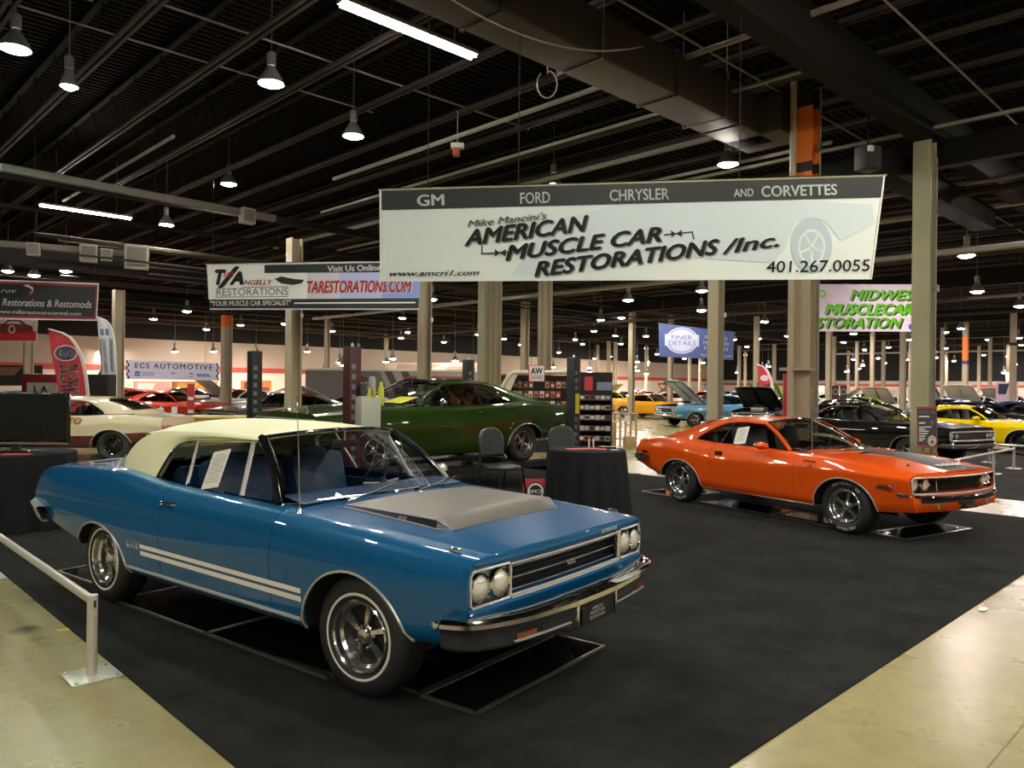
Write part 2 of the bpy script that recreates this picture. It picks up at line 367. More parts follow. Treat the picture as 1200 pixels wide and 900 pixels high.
# ---------------- columns: steel H sections, their paint in bands
cc = mat('column_beige', '#a79c85', .55, var=(1.2, '#9f947c')); cgm = mat('column_green', '#a2a285', .55, var=(1.2, '#97967a')); co = mat('column_orange', '#d8701c', .55); ck = mat('column_black', (.012, .012, .012), .7); cb = mat('column_blue', '#2c3c62', .55)
def column(px, d, w_, top, label, bands=None, m=None, extra=None):
    """px, d place its foot line; w_ is the flange width; bands (z0, z1, material) overpaint"""
    p = at(px, 450, d); p.z = 0; m = m or cc
    c = thing('column', label, 'column', p, GA)
    t = .035
    edges = sorted({0, top, *[z for b_ in (bands or []) for z in b_[:2]]})
    mb = MB()
    for z0, z1 in zip(edges, edges[1:]):
        mm = m
        for b_ in bands or []:
            if b_[0] <= (z0+z1)/2 <= b_[1]: mm = b_[2]
        for sx in (-1, 1): mb.box((sx*(w_/2-t/2), 0, (z0+z1)/2), (t, w_, z1-z0), mm)
        mb.box((0, 0, (z0+z1)/2), (w_-2*t, t*.8, z1-z0), mm)
    mb.build('shaft', parent=c, smooth=0, merge=False)
    MB().box((0, 0, .012), (w_+.16, w_+.16, .024), mat('base_grey', '#6b675c', .6)).build('base_plate', parent=c)
    if extra: extra(c, w_, top)
    return c
def guard(c, w_, top):
    g = MB(); g.tube([(-w_/2-.10, w_*.45, 0), (-w_/2-.10, w_*.45, top+.1)], .055, cc, 10); g.build('downpipe', parent=c)
    g = MB(); g.box((-w_/2-.02, .05, 2.06), (.22, .56, .05), cc); g.build('pipe_shelf', parent=c)
    g = MB(); g.tube([(w_/2-.04, -w_/2-.03, 0), (w_/2-.04, -w_/2-.03, top)], .016, conduit, 6); g.box((0, -w_/2-.03, 1.35), (.08, .05, .12), STEEL); g.box((.05, -w_/2-.04, 5.9), (.09, .06, .14), STEEL); g.build('conduit', parent=c)
def box_on(c, w_, top):
    g = MB(); g.tube([(w_/2-.05, -w_/2-.02, 0), (w_/2-.05, -w_/2-.02, top-.3)], .014, conduit, 6); g.box((w_/2-.05, -w_/2-.04, 3.6), (.08, .06, .12), STEEL); g.build('conduit', parent=c)
column(943, 13.3, .30, 6.9, 'column with orange top just right of the large suspended banner', [(4.78, 5.45, co), (5.45, 5.62, ck), (5.62, 6.57, co), (6.57, 6.9, ck)], cc, guard)
column(1081, 14.2, .31, 6.3, 'wide pale green column behind the poster easel', None, cgm, box_on)
column(838, 20.0, .30, 6.2, 'beige column behind the orange car roof', None, cc, box_on)
column(343.5, 21.5, .34, 5.75, 'column under the middle of the red and blue lettered banner', [(5.1, 5.75, cc)], cc, box_on)
column(497, 22.5, .30, 6.2, 'beige column between the two long banners', None, cc, box_on)
column(567, 24, .30, 6.2, 'pale green column behind the green fastback roof, left of a pair', None, cgm); column(580, 24.4, .28, 6.2, 'beige column behind the green fastback roof, right of a pair')
column(638, 24, .32, 6.2, 'column behind the round white and red sign'); column(614.5, 36, .30, 5.6, 'thin column just left of the round white sign')
column(138, 27, .33, 4.9, 'column at the left end of the black and white checked banner'); column(265, 31, .34, 4.4, 'column with orange top at the right end of the checked banner', [(3.95, 4.4, co)])
column(33, 27, .28, 4.2, 'column with orange top below the small red banner at the left', [(3.3, 4.2, co)])
far = [(740, 38, .32, None), (713, 62, .3, None), (721, 62, .3, None), (785.5, 40, .28, 'o'), (383, 42, .3, None), (886, 40, .28, None), (907, 62, .3, None), (971, 38, .3, None), (977, 55, .28, None), (1058, 36, .3, None), (1067, 52, .28, None), (1131, 42, .32, 'o'), (1104, 46, .24, None), (1109, 70, .26, None), (1160, 52, .26, None), (1187, 36, .3, 'b'), (1022, 46, .26, None), (1035, 56, .28, None), (1004, 60, .28, None), (757, 70, .28, None), (808, 66, .28, None), (866, 64, .28, None), (935, 66, .28, None), (1147, 64, .28, None), (1181, 60, .28, None), (700, 70, .26, None), (820, 74, .26, None), (873, 75, .26, None), (994, 76, .3, None), (452, 56, .3, None)]
for i, (px, d, w_, k) in enumerate(far):
    bd = None
    if k == 'o': bd = [(3.3, 4.6, co), (3.1, 3.3, cb)] if px > 1000 else [(3.2, 4.6, co)]
    if k == 'b': bd = [(3.8, 3.95, ck)]
    column(px, d, w_, 5.0, 'distant column with orange and blue bands' if px == 1131 else 'distant column with orange top' if k == 'o' else 'distant column with one black band' if k == 'b' else 'plain distant beige column far down the hall', bd, group=None) if 0 else None
    c = column(px, d, w_*.78, 5.4, {1131: 'distant column with orange and dark blue bands at the right', 785.5: 'distant orange-topped column behind the blue hanging banner', 1187: 'distant column with a black band near the right edge'}.get(px, 'plain beige column far down the hall'), bd)
    if k is None: c['group'] = 'distant plain columns'

# =================================================================== cars: a body is lofted from cross-sections along x (front is +x)
def fillet(ctrl, nsub=2):
    pts = []; mids = []; n = len(ctrl)
    for i, (y, z, r) in enumerate(ctrl):
        P = Vector((y, z))
        if i in (0, n-1) or r <= 0: seg = [P]; mid = 0
        else:
            A = Vector(ctrl[i-1][:2])-P; B = Vector(ctrl[i+1][:2])-P
            a = P + A.normalized()*min(r, .48*A.length) if A.length > 1e-9 else P
            b = P + B.normalized()*min(r, .48*B.length) if B.length > 1e-9 else P
            seg = [a*(1-t)**2 + P*2*t*(1-t) + b*t*t for t in (0, .25, .5, .75, 1)]; mid = 2
        if pts:
            q = pts[-1]
            for k in range(1, nsub+1): pts.append(q.lerp(seg[0], k/(nsub+1)))
        mids.append(len(pts)+mid); pts += seg
    return pts, mids

class Body:
    """lines: rows of (knots [(x, y, z)...], radius) from the rocker up to the shoulder, the belt and in to the middle"""
    def __init__(s, lines, belt_i, arches, xr, xf, warp=None, step=.08):
        s.L = [(pch(k), r) for k, r in lines]; s.bi = belt_i; s.arches = arches; s.xr, s.xf = xr, xf; s.step = step
        s.warp = warp or (lambda x, y, z: x); s.cache = {}
        s.sec(0); s.jb = s.cache[0][1][belt_i]; s.n = len(s.cache[0][0])
    def sec(s, x):
        k = round(x, 5)
        if k not in s.cache: s.cache[k] = fillet([(*f(x), r) for f, r in s.L])
        return s.cache[k][0]
    def arch(s, x):
        for xa, za, a, b in s.arches:
            if abs(x-xa) <= a: return za + b*sqrt(max(0, 1-((x-xa)/a)**2))
        return -9
    def side(s, x):
        p = s.sec(x)[:s.jb+1]; za = s.arch(x)
        if p[0].y >= za: return p
        k = 0
        while k < len(p)-1 and p[k+1].y < za: k += 1
        t = (za-p[k].y)/max(1e-6, p[k+1].y-p[k].y); q = p[k].lerp(p[k+1], min(1, max(0, t)))
        return [q]*(k+1) + p[k+1:]
    def y_at(s, x, z):
        p = s.sec(x)[:s.jb+1]
        for a, b in zip(p, p[1:]):
            if a.y <= z <= b.y: return a.lerp(b, (z-a.y)/max(1e-6, b.y-a.y)).x
        return p[0].x if z < p[0].y else p[-1].x
    def P(s, x, y, z, sg=1): return Vector((s.warp(x, y, z), sg*y, z))
    def stations(s, x0, x1):
        n = max(1, int(round((x1-x0)/s.step))); xs = {x0 + (x1-x0)*i/n for i in range(n+1)}
        for xa, za, a, b in s.arches:
            m = 9
            for i in range(m+1):
                xx = xa - a*cos(pi*i/m)
                if x0 < xx < x1: xs.add(xx)
            for xx in (xa-a-.0006, xa+a+.0006):
                if x0 < xx < x1: xs.add(xx)
        xs = sorted(xs); out = [xs[0]]
        for x in xs[1:]:
            if x-out[-1] > 3e-4: out.append(x)
        return out
    def side_panel(s, x0, x1, sg, j0=0, j1=None):
        j1 = s.jb if j1 is None else j1
        return MB().grid([[s.P(x, p.x, p.y, sg) for p in s.side(x)[j0:j1+1]] for x in s.stations(x0, x1)], flip=sg < 0)
    def top_panel(s, xa, xb, n=14, y_in=1.0, dz=0.):
        """the skin between the two belts; xa(f), xb(f) give its rear and front edge, f = 0 at the belt, 1 in the middle"""
        m = s.n-1-s.jb; rows = []
        for i in range(n+1):
            r = []
            for j in range(m+1):
                f = j/m; x = lerp(xa(f), xb(f), i/n); p = s.sec(x)[s.jb+j]; r.append((x, p.x*y_in, p.y+dz))
            rows.append([s.P(*q, 1) for q in r] + [s.P(*q, -1) for q in r[::-1][1:]])
        return MB().grid(rows)
    def fascia(s, x, prof, inset=.004, ny=16, ymax=9):
        """a face across the car from rows (z, dx)"""
        rows = []
        for z, dx in prof:
            yy = min(ymax, s.y_at(x, z)-inset)
            rows.append([s.P(x, yy*cos(pi*k/ny), z) + Vector((dx, 0, 0)) if 0 else Vector((s.warp(x, abs(yy*(1-2*k/ny)), z)+dx, yy*(1-2*k/ny), z)) for k in range(ny+1)])
        return MB().grid(rows, flip=x < 0)
    def arch_pts(s, k, sg, off=.0, n=16):
        xa, za, a, b = s.arches[k]; out = []
        for i in range(n+1):
            x = xa - a*cos(pi*i/n); z = max(za + b*sin(pi*i/n), s.sec(x)[0].y)
            out.append(s.P(x, s.y_at(x, z)+off, z, sg))
        return out

def sym_curve(c, k, n=12, q=2.):
    """curve across the car from its middle c = (x, z) and its end k = (x, y, z)"""
    out = []
    for i in range(n+1):
        t = 1-2*i/n; a = abs(t)**q
        out.append(Vector((c[0]+(k[0]-c[0])*a, k[1]*t, c[1]+(k[2]-c[1])*a)))
    return out

def wheel(parent, name, x, y, z, R, W, rimR, sg, style='spokes', band=None, yaw=0., n=40, letters=None, rim_mat=None):
    """tyre as the part, its rim, spokes and band as sub-parts; local z of the lathe points outwards"""
    M = Matrix.Rotation(-pi/2*sg, 4, 'X')           # local +z -> +y for sg = 1
    h = W/2
    tp = [(rimR*.97, h*.72), (rimR+.006, h*.86), (rimR+.02, h*.93), (rimR+.35*(R-rimR), h), (rimR+.62*(R-rimR), h*.99), (R-.035, h*.90), (R-.012, h*.78), (R-.001, h*.62),
          (R, .3*h), (R-.004, .28*h), (R-.004, .24*h), (R, .22*h), (R, -.22*h), (R-.004, -.24*h), (R-.004, -.28*h), (R, -.3*h), (R-.001, -h*.62), (R-.012, -h*.78), (R-.04, -h*.92), (rimR+.3*(R-rimR), -h), (rimR, -h*.8)]
    t = MB().lathe([(r, q) for r, q in tp], RUBBER, n, M).build(name, parent=parent, smooth=40); t.location = (x, y, z)
    t.rotation_euler = (0, 0, yaw)
    if band:
        bm_, r0, r1 = band
        b = MB().lathe([(r0, h*1.005), (r0+.003, h*1.02), (r1-.003, h*1.015), (r1, h*.985)], bm_, n, M)
        b.build('tyre_band', parent=t)
    if letters:
        b = MB()
        for k0 in (0, pi):
            for i, ch in enumerate(letters):
                a = k0 + 1.0 + i*.125 + (0 if i < 8 else .1)
                vs, fs = text_mesh(ch, .040, bold=.03)
                c, s_ = cos(-a), sin(-a); rr = rimR+.40*(R-rimR)
                T = Matrix(((s_, c, 0, rr*c), (-c, s_, 0, rr*s_), (0, 0, 1, h*1.012), (0, 0, 0, 1)))
                b.add([M @ (T @ v) for v in vs], fs, WHITE_RUBBER)
        b.build('tyre_lettering', parent=t, merge=False)
    rm = rim_mat or ALLOY
    r = MB().lathe([(rimR, h*.80), (rimR+.004, h*.92), (rimR-.004, h*.98), (rimR-.014, h*.90), (rimR-.018, h*.6), (rimR-.035, h*.48), (rimR-.04, h*.05), (rimR-.045, -h*.55)], rm, n, M)
    r.lathe([(rimR-.028, -h*.02), (rimR*.45, h*.06), (rimR*.2, h*.14), (0.001, h*.14)], BLACK if style != 'steel' else rm, n, M)
    r.build('rim', parent=t, smooth=35)
    if style in ('spokes', 'mesh'):
        k = MB(); ns = 5 if style == 'spokes' else 10; ww = .024 if style == 'spokes' else .014
        for i in range(ns):
            a = 2*pi*i/ns + .3; ca, sa = cos(a), sin(a)
            def q(rad, lat, hh): return M @ Vector((rad*ca-lat*sa, rad*sa+lat*ca, hh))
            rows = []
            for rad, wd, hh in ((rimR*.20, ww*.62, h*.42), (rimR*.42, ww*.75, h*.40), (rimR*.70, ww*.95, h*.28), (rimR*.93, ww*1.5, h*.16)):
                rows.append([q(rad, -wd, hh-.02), q(rad, -wd*.7, hh), q(rad, wd*.7, hh), q(rad, wd, hh-.02)])
            k.grid(rows, rm)
        k.build('spokes', parent=t, smooth=40)
        c = MB().lathe([(rimR*.27, h*.25), (rimR*.27, h*.42), (rimR*.22, h*.46), (rimR*.2, h*.62), (rimR*.16, h*.68), (0.001, h*.70)], rm, 18, M)
        for i in range(5):
            a = 2*pi*i/5; c.lathe([(.009, h*.4), (.009, h*.55), (.001, h*.57)], rm, 6, M @ Matrix.Translation((rimR*.36*cos(a), rimR*.36*sin(a), 0)))
        c.build('hub_cap', parent=t)
    elif style == 'steel':
        MB().lathe([(rimR*.4, h*.1), (rimR*.36, h*.3), (0.001, h*.42)], CHROME, 18, M).build('hub_cap', parent=t)
    return t

def car_root(name, label, cat, x, y, deg, z=0., group=None):
    return thing(name, label, cat, (x, y, z), radians(deg), group)

def greenhouse(root, B, g, pm, roof_m=None, full=True):
    """roof, pillars, windows: g holds ws_c, ws_k (base), wt_c, wt_k (top), roof stations, win knots"""
    roof_m = roof_m or pm
    st = pch([(i, *r) for i, r in enumerate(g['roof'])]); N = len(g['roof'])-1
    def row(t, s0=1., ns=14, off=0.):
        xr_, yr_, zr_, xc_, zc_ = st(t); out = []
        for i in range(ns+1):
            s = s0*(1-2*i/ns); a = abs(s)
            out.append(Vector((xc_+(xr_-xc_)*a**2, yr_*s, zr_+(zc_-zr_)*(1-a**g.get('crown', 2.6))+off)))
        return out
    b0, b1, bs = g['back']                                  # the rear window: station range and how far it spreads across
    sub = 5 if full else 3
    def rng(a, b): n = max(1, int(round((b-a)*sub))); return [a+(b-a)*i/n for i in range(n+1)]
    # a closed roof skin, with the rear window's opening left out of it
    rf = MB().grid([row(t) for t in rng(0, b0)], flip=True)
    if b1 > b0:
        for sgn in (1, -1):
            rows = []
            for t in rng(b0, b1):
                xr_, yr_, zr_, xc_, zc_ = st(t); r = []
                for i in range(5):
                    s = lerp(1, bs, i/4); r.append(Vector((xc_+(xr_-xc_)*s**2, yr_*s*sgn, zr_+(zc_-zr_)*(1-s**g.get('crown', 2.6)))))
                rows.append(r)
            rf.grid(rows, flip=sgn > 0)
        if b1 < N: rf.grid([row(t) for t in rng(b1, N)], flip=True)
        MB().grid([row(t, bs, off=-.004) for t in rng(b0, b1)], flip=True).build('rear_window', g.get('glass', GLASS), root)
        if full:
            e = [row(b0, bs), row(b1, bs)]
            tr = MB().tube(e[0], .008, CHROME, 6).tube(e[1], .008, CHROME, 6)
            for i in (0, -1): tr.tube([row(t, bs)[i] for t in rng(b0, b1)], .008, CHROME, 6)
            tr.build('rear_window_trim', parent=root)
    rf.build('roof' if not g.get('soft') else 'soft_top', roof_m, root, smooth=50, solid=.02)
    # sides: between the window outline W and the roof rail
    wk = pch([(i, *w) for i, w in enumerate(g['win'])]); NW = len(g['win'])-1
    yr0, zr0 = g['roof'][0][1], g['roof'][0][2]
    bl = B.L[B.bi][0]
    def Y(x, z):
        yb, zb = bl(x); yb -= .02
        return yb + (yr0-yb)*(z-zb)/(zr0-zb)
    n = NW*(6 if full else 3)
    wpts = []; 
    for sg in (1, -1):
        rows = []
        for i in range(n+1):
            t = i/n*NW; rt, xw, zw = wk(t); xr_, yr_, zr_, _, _ = st(rt); w = Vector((xw, Y(xw, zw), zw)); r = Vector((xr_, yr_, zr_))
            rows.append([Vector((p.x, p.y*sg, p.z)) for p in (w.lerp(r, k/4) + Vector((0, .02*sin(pi*k/4), 0)) for k in range(5))])
        MB().grid(rows, flip=sg > 0).build('pillar' if not g.get('soft') else 'soft_top_side', roof_m, root, smooth=50, solid=.03)
        top = [r[0] for r in rows]; xb0 = g['win_front']; xe = top[-1].x
        bot = []
        m = 8
        for k in range(m+1):
            x = lerp(xe, xb0, k/m); yb, zb = bl(x); bot.append(Vector((x, sg*(Y(x, zb+.004)), zb+.004)))
        cut = sorted(g.get('bars', []))
        poly = top + bot
        gl = MB().add(poly, [tuple(range(len(poly)))]); gl.build('side_window', g.get('glass', GLASS), root, smooth=0)
        if full:
            off = Vector((0, sg*.008, 0)); tr = MB()
            tr.tube([p+off for p in top], .009, g.get('trim', CHROME), 6); tr.tube([p+off for p in bot], .008, g.get('trim', CHROME), 6)
            for (xt, zt), (xb, zb), rad in g.get('bars', []):
                tr.tube([Vector((xt, sg*(Y(xt, zt)+.006), zt)), Vector((xb, sg*(Y(xb, zb)+.006), zb))], rad, g.get('bar_trim', CHROME), 6)
            tr.build('window_trim', parent=root)
    # windscreen
    base = sym_curve(g['ws_c'], g['ws_k']); topc = sym_curve(g['wt_c'], g['wt_k']); rows = []
    for i in range(9):
        t = i/8; rows.append([a.lerp(b, t) + Vector((.02*sin(pi*t), 0, .02*sin(pi*t))) for a, b in zip(base, topc)])
    MB().grid(rows).build('windscreen', g.get('ws_glass', GLASS), root)
    fr = MB()
    for sg in (1, -1):
        e = [r[0 if sg > 0 else -1] for r in rows]
        fr.tube([p+Vector((-.012, sg*.006, 0)) for p in e], g.get('a_r', .024), g.get('a_mat', pm), 8)
        if full: fr.tube([p+Vector((.012, -sg*.012, .006)) for p in e], .011, CHROME, 6)
    if full:
        fr.tube([p+Vector((.01, 0, .004)) for p in base], .009, CHROME, 6)
        fr.tube([p+Vector((.008, 0, .004)) for p in topc], .012, g.get('header_mat', CHROME), 6)
    fr.build('windscreen_frame', parent=root)
    return base

def interior(root, B, g, col_m, x_dash, x_seat, x_rear, wheel_y=.37, zf=.42, zb=None):
    """floor, door cards, dashboard, two front seats, a rear bench, steering wheel and mirror"""
    zb = zb or B.L[B.bi][0](0)[1]
    t = MB(); t.box(((x_dash+x_rear)/2, 0, zf), (x_dash-x_rear+.5, 1.5, .04), MATT_BLACK)
    for sg in (1, -1): t.box(((x_dash+x_rear)/2, sg*.735, (zf+zb)/2-.03), (x_dash-x_rear+.3, .03, zb-zf-.06), col_m)
    t.build('cabin_floor', parent=root)
    d = MB(); rows = []
    for x, z in ((x_dash+.30, zb+.0), (x_dash+.12, zb+.03), (x_dash, zb+.02), (x_dash-.04, zb-.04), (x_dash-.02, zb-.2), (x_dash+.1, zb-.34)):
        rows.append([Vector((x, y, z)) for y in (.74, .4, 0, -.4, -.74)])
    d.grid(rows, col_m, flip=False); d.build('dashboard', parent=root)
    for sg in (1, -1):
        s = MB(); y = sg*.37
        s.box((x_seat, y, zf+.17), (.52, .54, .2), col_m, bev=.07)
        s.box((x_seat-.32, y, zf+.46), (.17, .54, .58), col_m, ry=radians(-14), bev=.07)
        s.box((x_seat-.42, y, zb+.13), (.10, .30, .17), col_m, ry=radians(-14), bev=.04)
        s.build('front_seat', parent=root)
    s = MB(); s.box((x_rear+.3, 0, zf+.17), (.5, 1.25, .2), col_m, bev=.07); s.box((x_rear, 0, zf+.42), (.17, 1.25, .5), col_m, ry=radians(-18), bev=.07)
    s.build('rear_seat', parent=root)
    st = MB(); C = Vector((x_dash-.2, wheel_y, zb+.0)); ax = Vector((-.9, 0, .45)).normalized(); a = Vector((0, 1, 0)); b = ax.cross(a)
    st.tube([C+(a*cos(2*pi*k/28)+b*sin(2*pi*k/28))*.195 for k in range(29)], .012, g.get('wheel_mat', BLACK), 8, cap=False)
    for k in (0, pi, pi*1.5): st.tube([C-ax*.03, C+(a*cos(k)+b*sin(k))*.19], .009, STEEL, 6)
    st.tube([C-ax*.03, C-ax*.35], .025, BLACK, 8); st.ball(C-ax*.025, .04, BLACK, 8); st.build('steering_wheel', parent=root)
    m = MB(); wt = g['wt_c']; m.box((wt[0]+.02, 0, wt[1]-.10), (.03, .24, .06), BLACK, bev=.012); m.tube([(wt[0]+.03, 0, wt[1]-.08), (wt[0]+.03, 0, wt[1]-.01)], .008, CHROME, 6)
    m.build('rear_view_mirror', parent=root)

def chassis(root, B, name='under_body', zb=.24, zt=.5):
    u = MB(); x0, x1 = B.xr+.25, B.xf-.15; rows = []
    for x in [lerp(x0, x1, i/12) for i in range(13)]:
        zz = max(zb, B.sec(x)[0].y-.02); y = .56
        rows.append([(x, y, zt), (x, y, zz), (x, -y, zz), (x, -y, zt)])
    u.grid(rows, DARK_WELL)
    (xa, za, a, b), (xb, zb2, a2, b2) = sorted(B.arches)[:2]
    for xs in ((x0, xa-a), (xa+a, xb-a2), (xb+a2, x1)):
        for sg in (1, -1): u.grid([[B.P(x, B.sec(x)[0].x-.01, B.sec(x)[0].y+.006, sg), (x, .5*sg, B.sec(x)[0].y)] for x in (xs[0], (xs[0]+xs[1])/2, xs[1])], DARK_WELL)
    u.tube([(xa, -.6, .34), (xa, .6, .34)], .05, BLACK, 8); u.tube([(xb, -.6, .30), (xb, .6, .30)], .04, BLACK, 8)
    u.tube([(x0-.2, .42, .32), (xa+.4, .42, .28), (xb-.5, .3, .25)], .03, STEEL, 8); u.tube([(x0-.2, -.42, .32), (xa+.4, -.42, .28), (xb-.5, -.3, .25)], .03, STEEL, 8)
    u.build(name, parent=root)
    for k in range(len(B.arches)):
        for sg in (1, -1):
            p = B.arch_pts(k, sg, -.012); w_ = MB(); yi = .5*sg
            xa, za, a, b = B.arches[k]
            full = [Vector((p[0].x, p[0].y, .2))] + p + [Vector((p[-1].x, p[-1].y, .2))] if 0 else p
            w_.grid([full, [Vector((q.x, yi, q.z+.03)) for q in full]], DARK_WELL)
            w_.grid([[Vector((q.x, yi, q.z+.03)) for q in full], [Vector((q.x, yi, .25)) for q in full]], DARK_WELL)
            w_.build('wheel_well', parent=root)

def badge(root, name, txt, B, x, z, sg, size, m=CHROME, **kw):
    """raised lettering on the car's flank"""
    y = B.y_at(x, z)+.006; mb = MB()
    M = plane_M((x, sg*y, z), (-sg, 0, 0), (0, -(.08)*sg, 1)); put_text(mb, txt, M, size, m, depth=.05, **kw); return mb.build(name, parent=root, merge=False)

# =================================================================== the blue convertible
BLUE = paint('metallic_blue_paint', (.007, .105, .265), .10, .34)
CREAM = mat('cream_vinyl', '#dcdcb4', .55, bump=(300, .05))
NAVY = mat('blue_vinyl', (.012, .05, .12), .4)
SILVER = mat('satin_silver_paint', '#76726d', .42, .5, bump=(40, .02))
def bumper(B_pts, prof, name, root, m=CHROME):
    """B_pts: (x, y, z_mid, scale) stations across the car; prof: (dx, dz)"""
    rows = []
    for x, y, z, k, nx, ny in B_pts: rows.append([Vector((x+dx*nx, y+dx*ny, z+dz*k)) for dx, dz in prof])
    return MB().grid(rows, flip=True).build(name, m, root, smooth=30, solid=.006)
def bump_stations(kn, n=40):
    """kn: knots by y >= 0 (y, x, z, k); mirrored; adds outward plan normals"""
    f = pch(kn); ym = kn[-1][0]; ys = [ym*sin(pi/2*(1-2*i/n)) for i in range(n+1)]; out = []
    P = [(f(abs(y))[0], y) for y in ys]
    for i, y in enumerate(ys):
        a, b = P[max(0, i-1)], P[min(n, i+1)]; t = Vector((b[0]-a[0], b[1]-a[1])).normalized(); nrm = Vector((-t.y, t.x))
        x, z, k = f(abs(y)); out.append((x, y, z, k, nrm.x, nrm.y))
    return out
def headlamp(root, x, y, z, r, m_ring=CHROME):
    M = Matrix.Translation((x, y, z)) @ Matrix.Rotation(pi/2, 4, 'Y')
    o = MB().lathe([(r*.82, -.02), (r*.86, .012), (r*.95, .018), (r, .006), (r*1.02, -.03)], m_ring, 24, M)
    o.lathe([(r*.84, .0), (r*.7, .014), (r*.4, .024), (.001, .028)], LENS, 24, M)
    for k in (-.45, 0, .45): o.tube([(x+.014, y-r*.55, z+r*k), (x+.026, y, z+r*k), (x+.014, y+r*.55, z+r*k)], .0018, CHROME, 4)
    return o.build('headlight', parent=root)
def build_gtx():
    root = car_root('convertible_car', 'blue two-door convertible with cream soft top and silver hood patch, nearest the camera', 'car', -1.483, 5.82, -37.13)
    lines = [
        ([(-2.72, .76, .53), (-2.2, .84, .46), (-1.8, .88, .41), (-1.0, .885, .315), (1.1, .885, .315), (1.85, .87, .41), (2.28, .83, .43)], 0),
        ([(-2.72, .83, .57), (-2.2, .90, .51), (-1.8, .925, .46), (-1, .93, .37), (1.1, .93, .37), (1.85, .92, .46), (2.28, .87, .475)], .03),
        ([(-2.72, .885, .70), (-2.2, .94, .68), (-1.4, .965, .662), (-.8, .962, .648), (.2, .958, .66), (1.2, .955, .68), (1.85, .94, .69), (2.28, .895, .68)], .012),
        ([(-2.72, .875, .83), (-2.2, .93, .86), (-1.4, .955, .87), (0, .945, .85), (1.2, .94, .83), (1.85, .925, .81), (2.28, .892, .79)], .14),
        ([(-2.72, .83, .955), (-2.2, .865, 1.015), (-1.3, .885, 1.05), (-.6, .885, .99), (.2, .885, .965), (.75, .885, .955), (1.5, .875, .925), (2.28, .85, .878)], .07),
        ([(-2.72, .70, .975), (-2.2, .73, 1.035), (-1.3, .79, 1.065), (-.6, .80, 1.01), (.2, .80, .985), (.75, .795, .972), (1.5, .775, .938), (2.28, .745, .886)], .02),
        ([(-2.72, .35, .99), (-2.2, .36, 1.05), (-1.3, .38, 1.075), (.75, .42, .988), (1.5, .42, .952), (2.28, .42, .893)], .10),
        ([(-2.72, 0, .995), (-2.2, 0, 1.055), (-1.3, 0, 1.08), (.75, 0, 1.0), (1.5, 0, .96), (2.28, 0, .893)], 0)]
    def warp(x, y, z):
        f = max(0, (x-1.9)/.38); r = max(0, (-2.3-x)/.36)
        return x + .035*f*max(0, 1-(y/.86)**2) - .03*f*max(0, (.66-z)/.2) - r*.05*(1-(y/.86)**2) + r*r*.04*max(0, (z-.75)/.2)
    B = Body(lines, 5, [(-1.415, .31, .42, .335), (1.48, .31, .425, .405)], -2.72, 2.28, warp)
    for sg in (-1, 1):
        B.side_panel(-2.72, -.505, sg).build('quarter_panel', BLUE, root, solid=.012)
        B.side_panel(-.499, .765, sg).build('door', BLUE, root, solid=.012)
        B.side_panel(.771, 2.28, sg).build('fender', BLUE, root, solid=.012)
    base_c, base_k = (.90, 1.005), (.66, .785, .974)
    wsx = lambda f: lerp(base_k[0], base_c[0], 1-(1-f)**2)
    hr = lambda f: wsx(f)+.12
    B.top_panel(lambda f: wsx(f)-.06, lambda f: hr(f)-.004, 3).build('cowl', BLUE, root, solid=.01)
    B.top_panel(hr, lambda f: 2.28, 18).build('hood', BLUE, root, solid=.012)
    B.top_panel(lambda f: -2.72, lambda f: -1.28-.45*f, 14).build('trunk_lid', BLUE, root, solid=.012)
    # tail: plain panel, bumper
    B.fascia(-2.72, [(.54, 0), (.6, 0), (.7, 0), (.85, 0), (.95, 0), (.98, 0)]).build('tail_panel', BLUE, root)
    bumper([(-x, -y, z, k, -nx, -ny) for x, y, z, k, nx, ny in bump_stations([(0, 2.76, .64, 1), (.6, 2.75, .64, 1), (.85, 2.70, .64, 1), (.94, 2.62, .63, 1), (.965, 2.45, .60, .9)])],
           [(-.08, .06), (0, .075), (.02, .055), (.0, .0), (-.03, -.075), (-.08, -.085)], 'rear_bumper', root, BRIGHT)
    for sg in (1, -1): MB().box((-2.70, sg*.62, .80), (.04, .3, .1), REDLENS, bev=.015).build('tail_light', parent=root)
    # front: lower panel, grille recess, hood lip
    B.fascia(2.28, [(.43, -.07), (.47, -.05), (.52, -.02), (.58, 0), (.62, .004), (.632, -.004), (.636, -.10)]).build('front_panel', BLUE, root, solid=.008)
    B.fascia(2.28, [(.828, -.10), (.833, -.006), (.842, .0), (.865, 0), (.884, -.006)], ny=20).build('hood_lip', BLUE, root, solid=.006)
    B.fascia(2.28, [(.635, -.095), (.74, -.095), (.835, -.095)]).build('grille_backing', MATT_BLACK, root)
    for sg in (1, -1):
        c = MB(); c.grid([[B.P(2.28, B.y_at(2.28, z)-.004, z, sg)+Vector((dx, 0, 0)) for z in (.63, .7, .75, .8, .835)] for dx in (-.1, 0)], flip=sg > 0)
        c.build('fender_edge', BLUE, root, solid=.008)
    fx = lambda y, z=.75: B.warp(2.28, abs(y), z)
    gr = MB()
    for i in range(7):
        z = .668+.0205*i; gr.tube([(fx(y)-.035, y, z) for y in [-.55+1.1*k/12 for k in range(13)]], .0035, STEEL if i % 3 == 0 else GLOSS_BLACK, 6)
    for z in (.652, .815): gr.tube([(fx(y)-.004, y, z) for y in [-.565+1.13*k/12 for k in range(13)]], .0065, BRIGHT, 6)
    gr.tube([(fx(y)-.002, y, .638) for y in [-.565+1.13*k/12 for k in range(13)]], .008, BRIGHT, 6)
    for sg in (1, -1): gr.tube([(fx(.565)-.01, sg*.565, .652), (fx(.565)-.01, sg*.565, .815)], .009, CHROME, 6)
    gr.build('grille', parent=root)
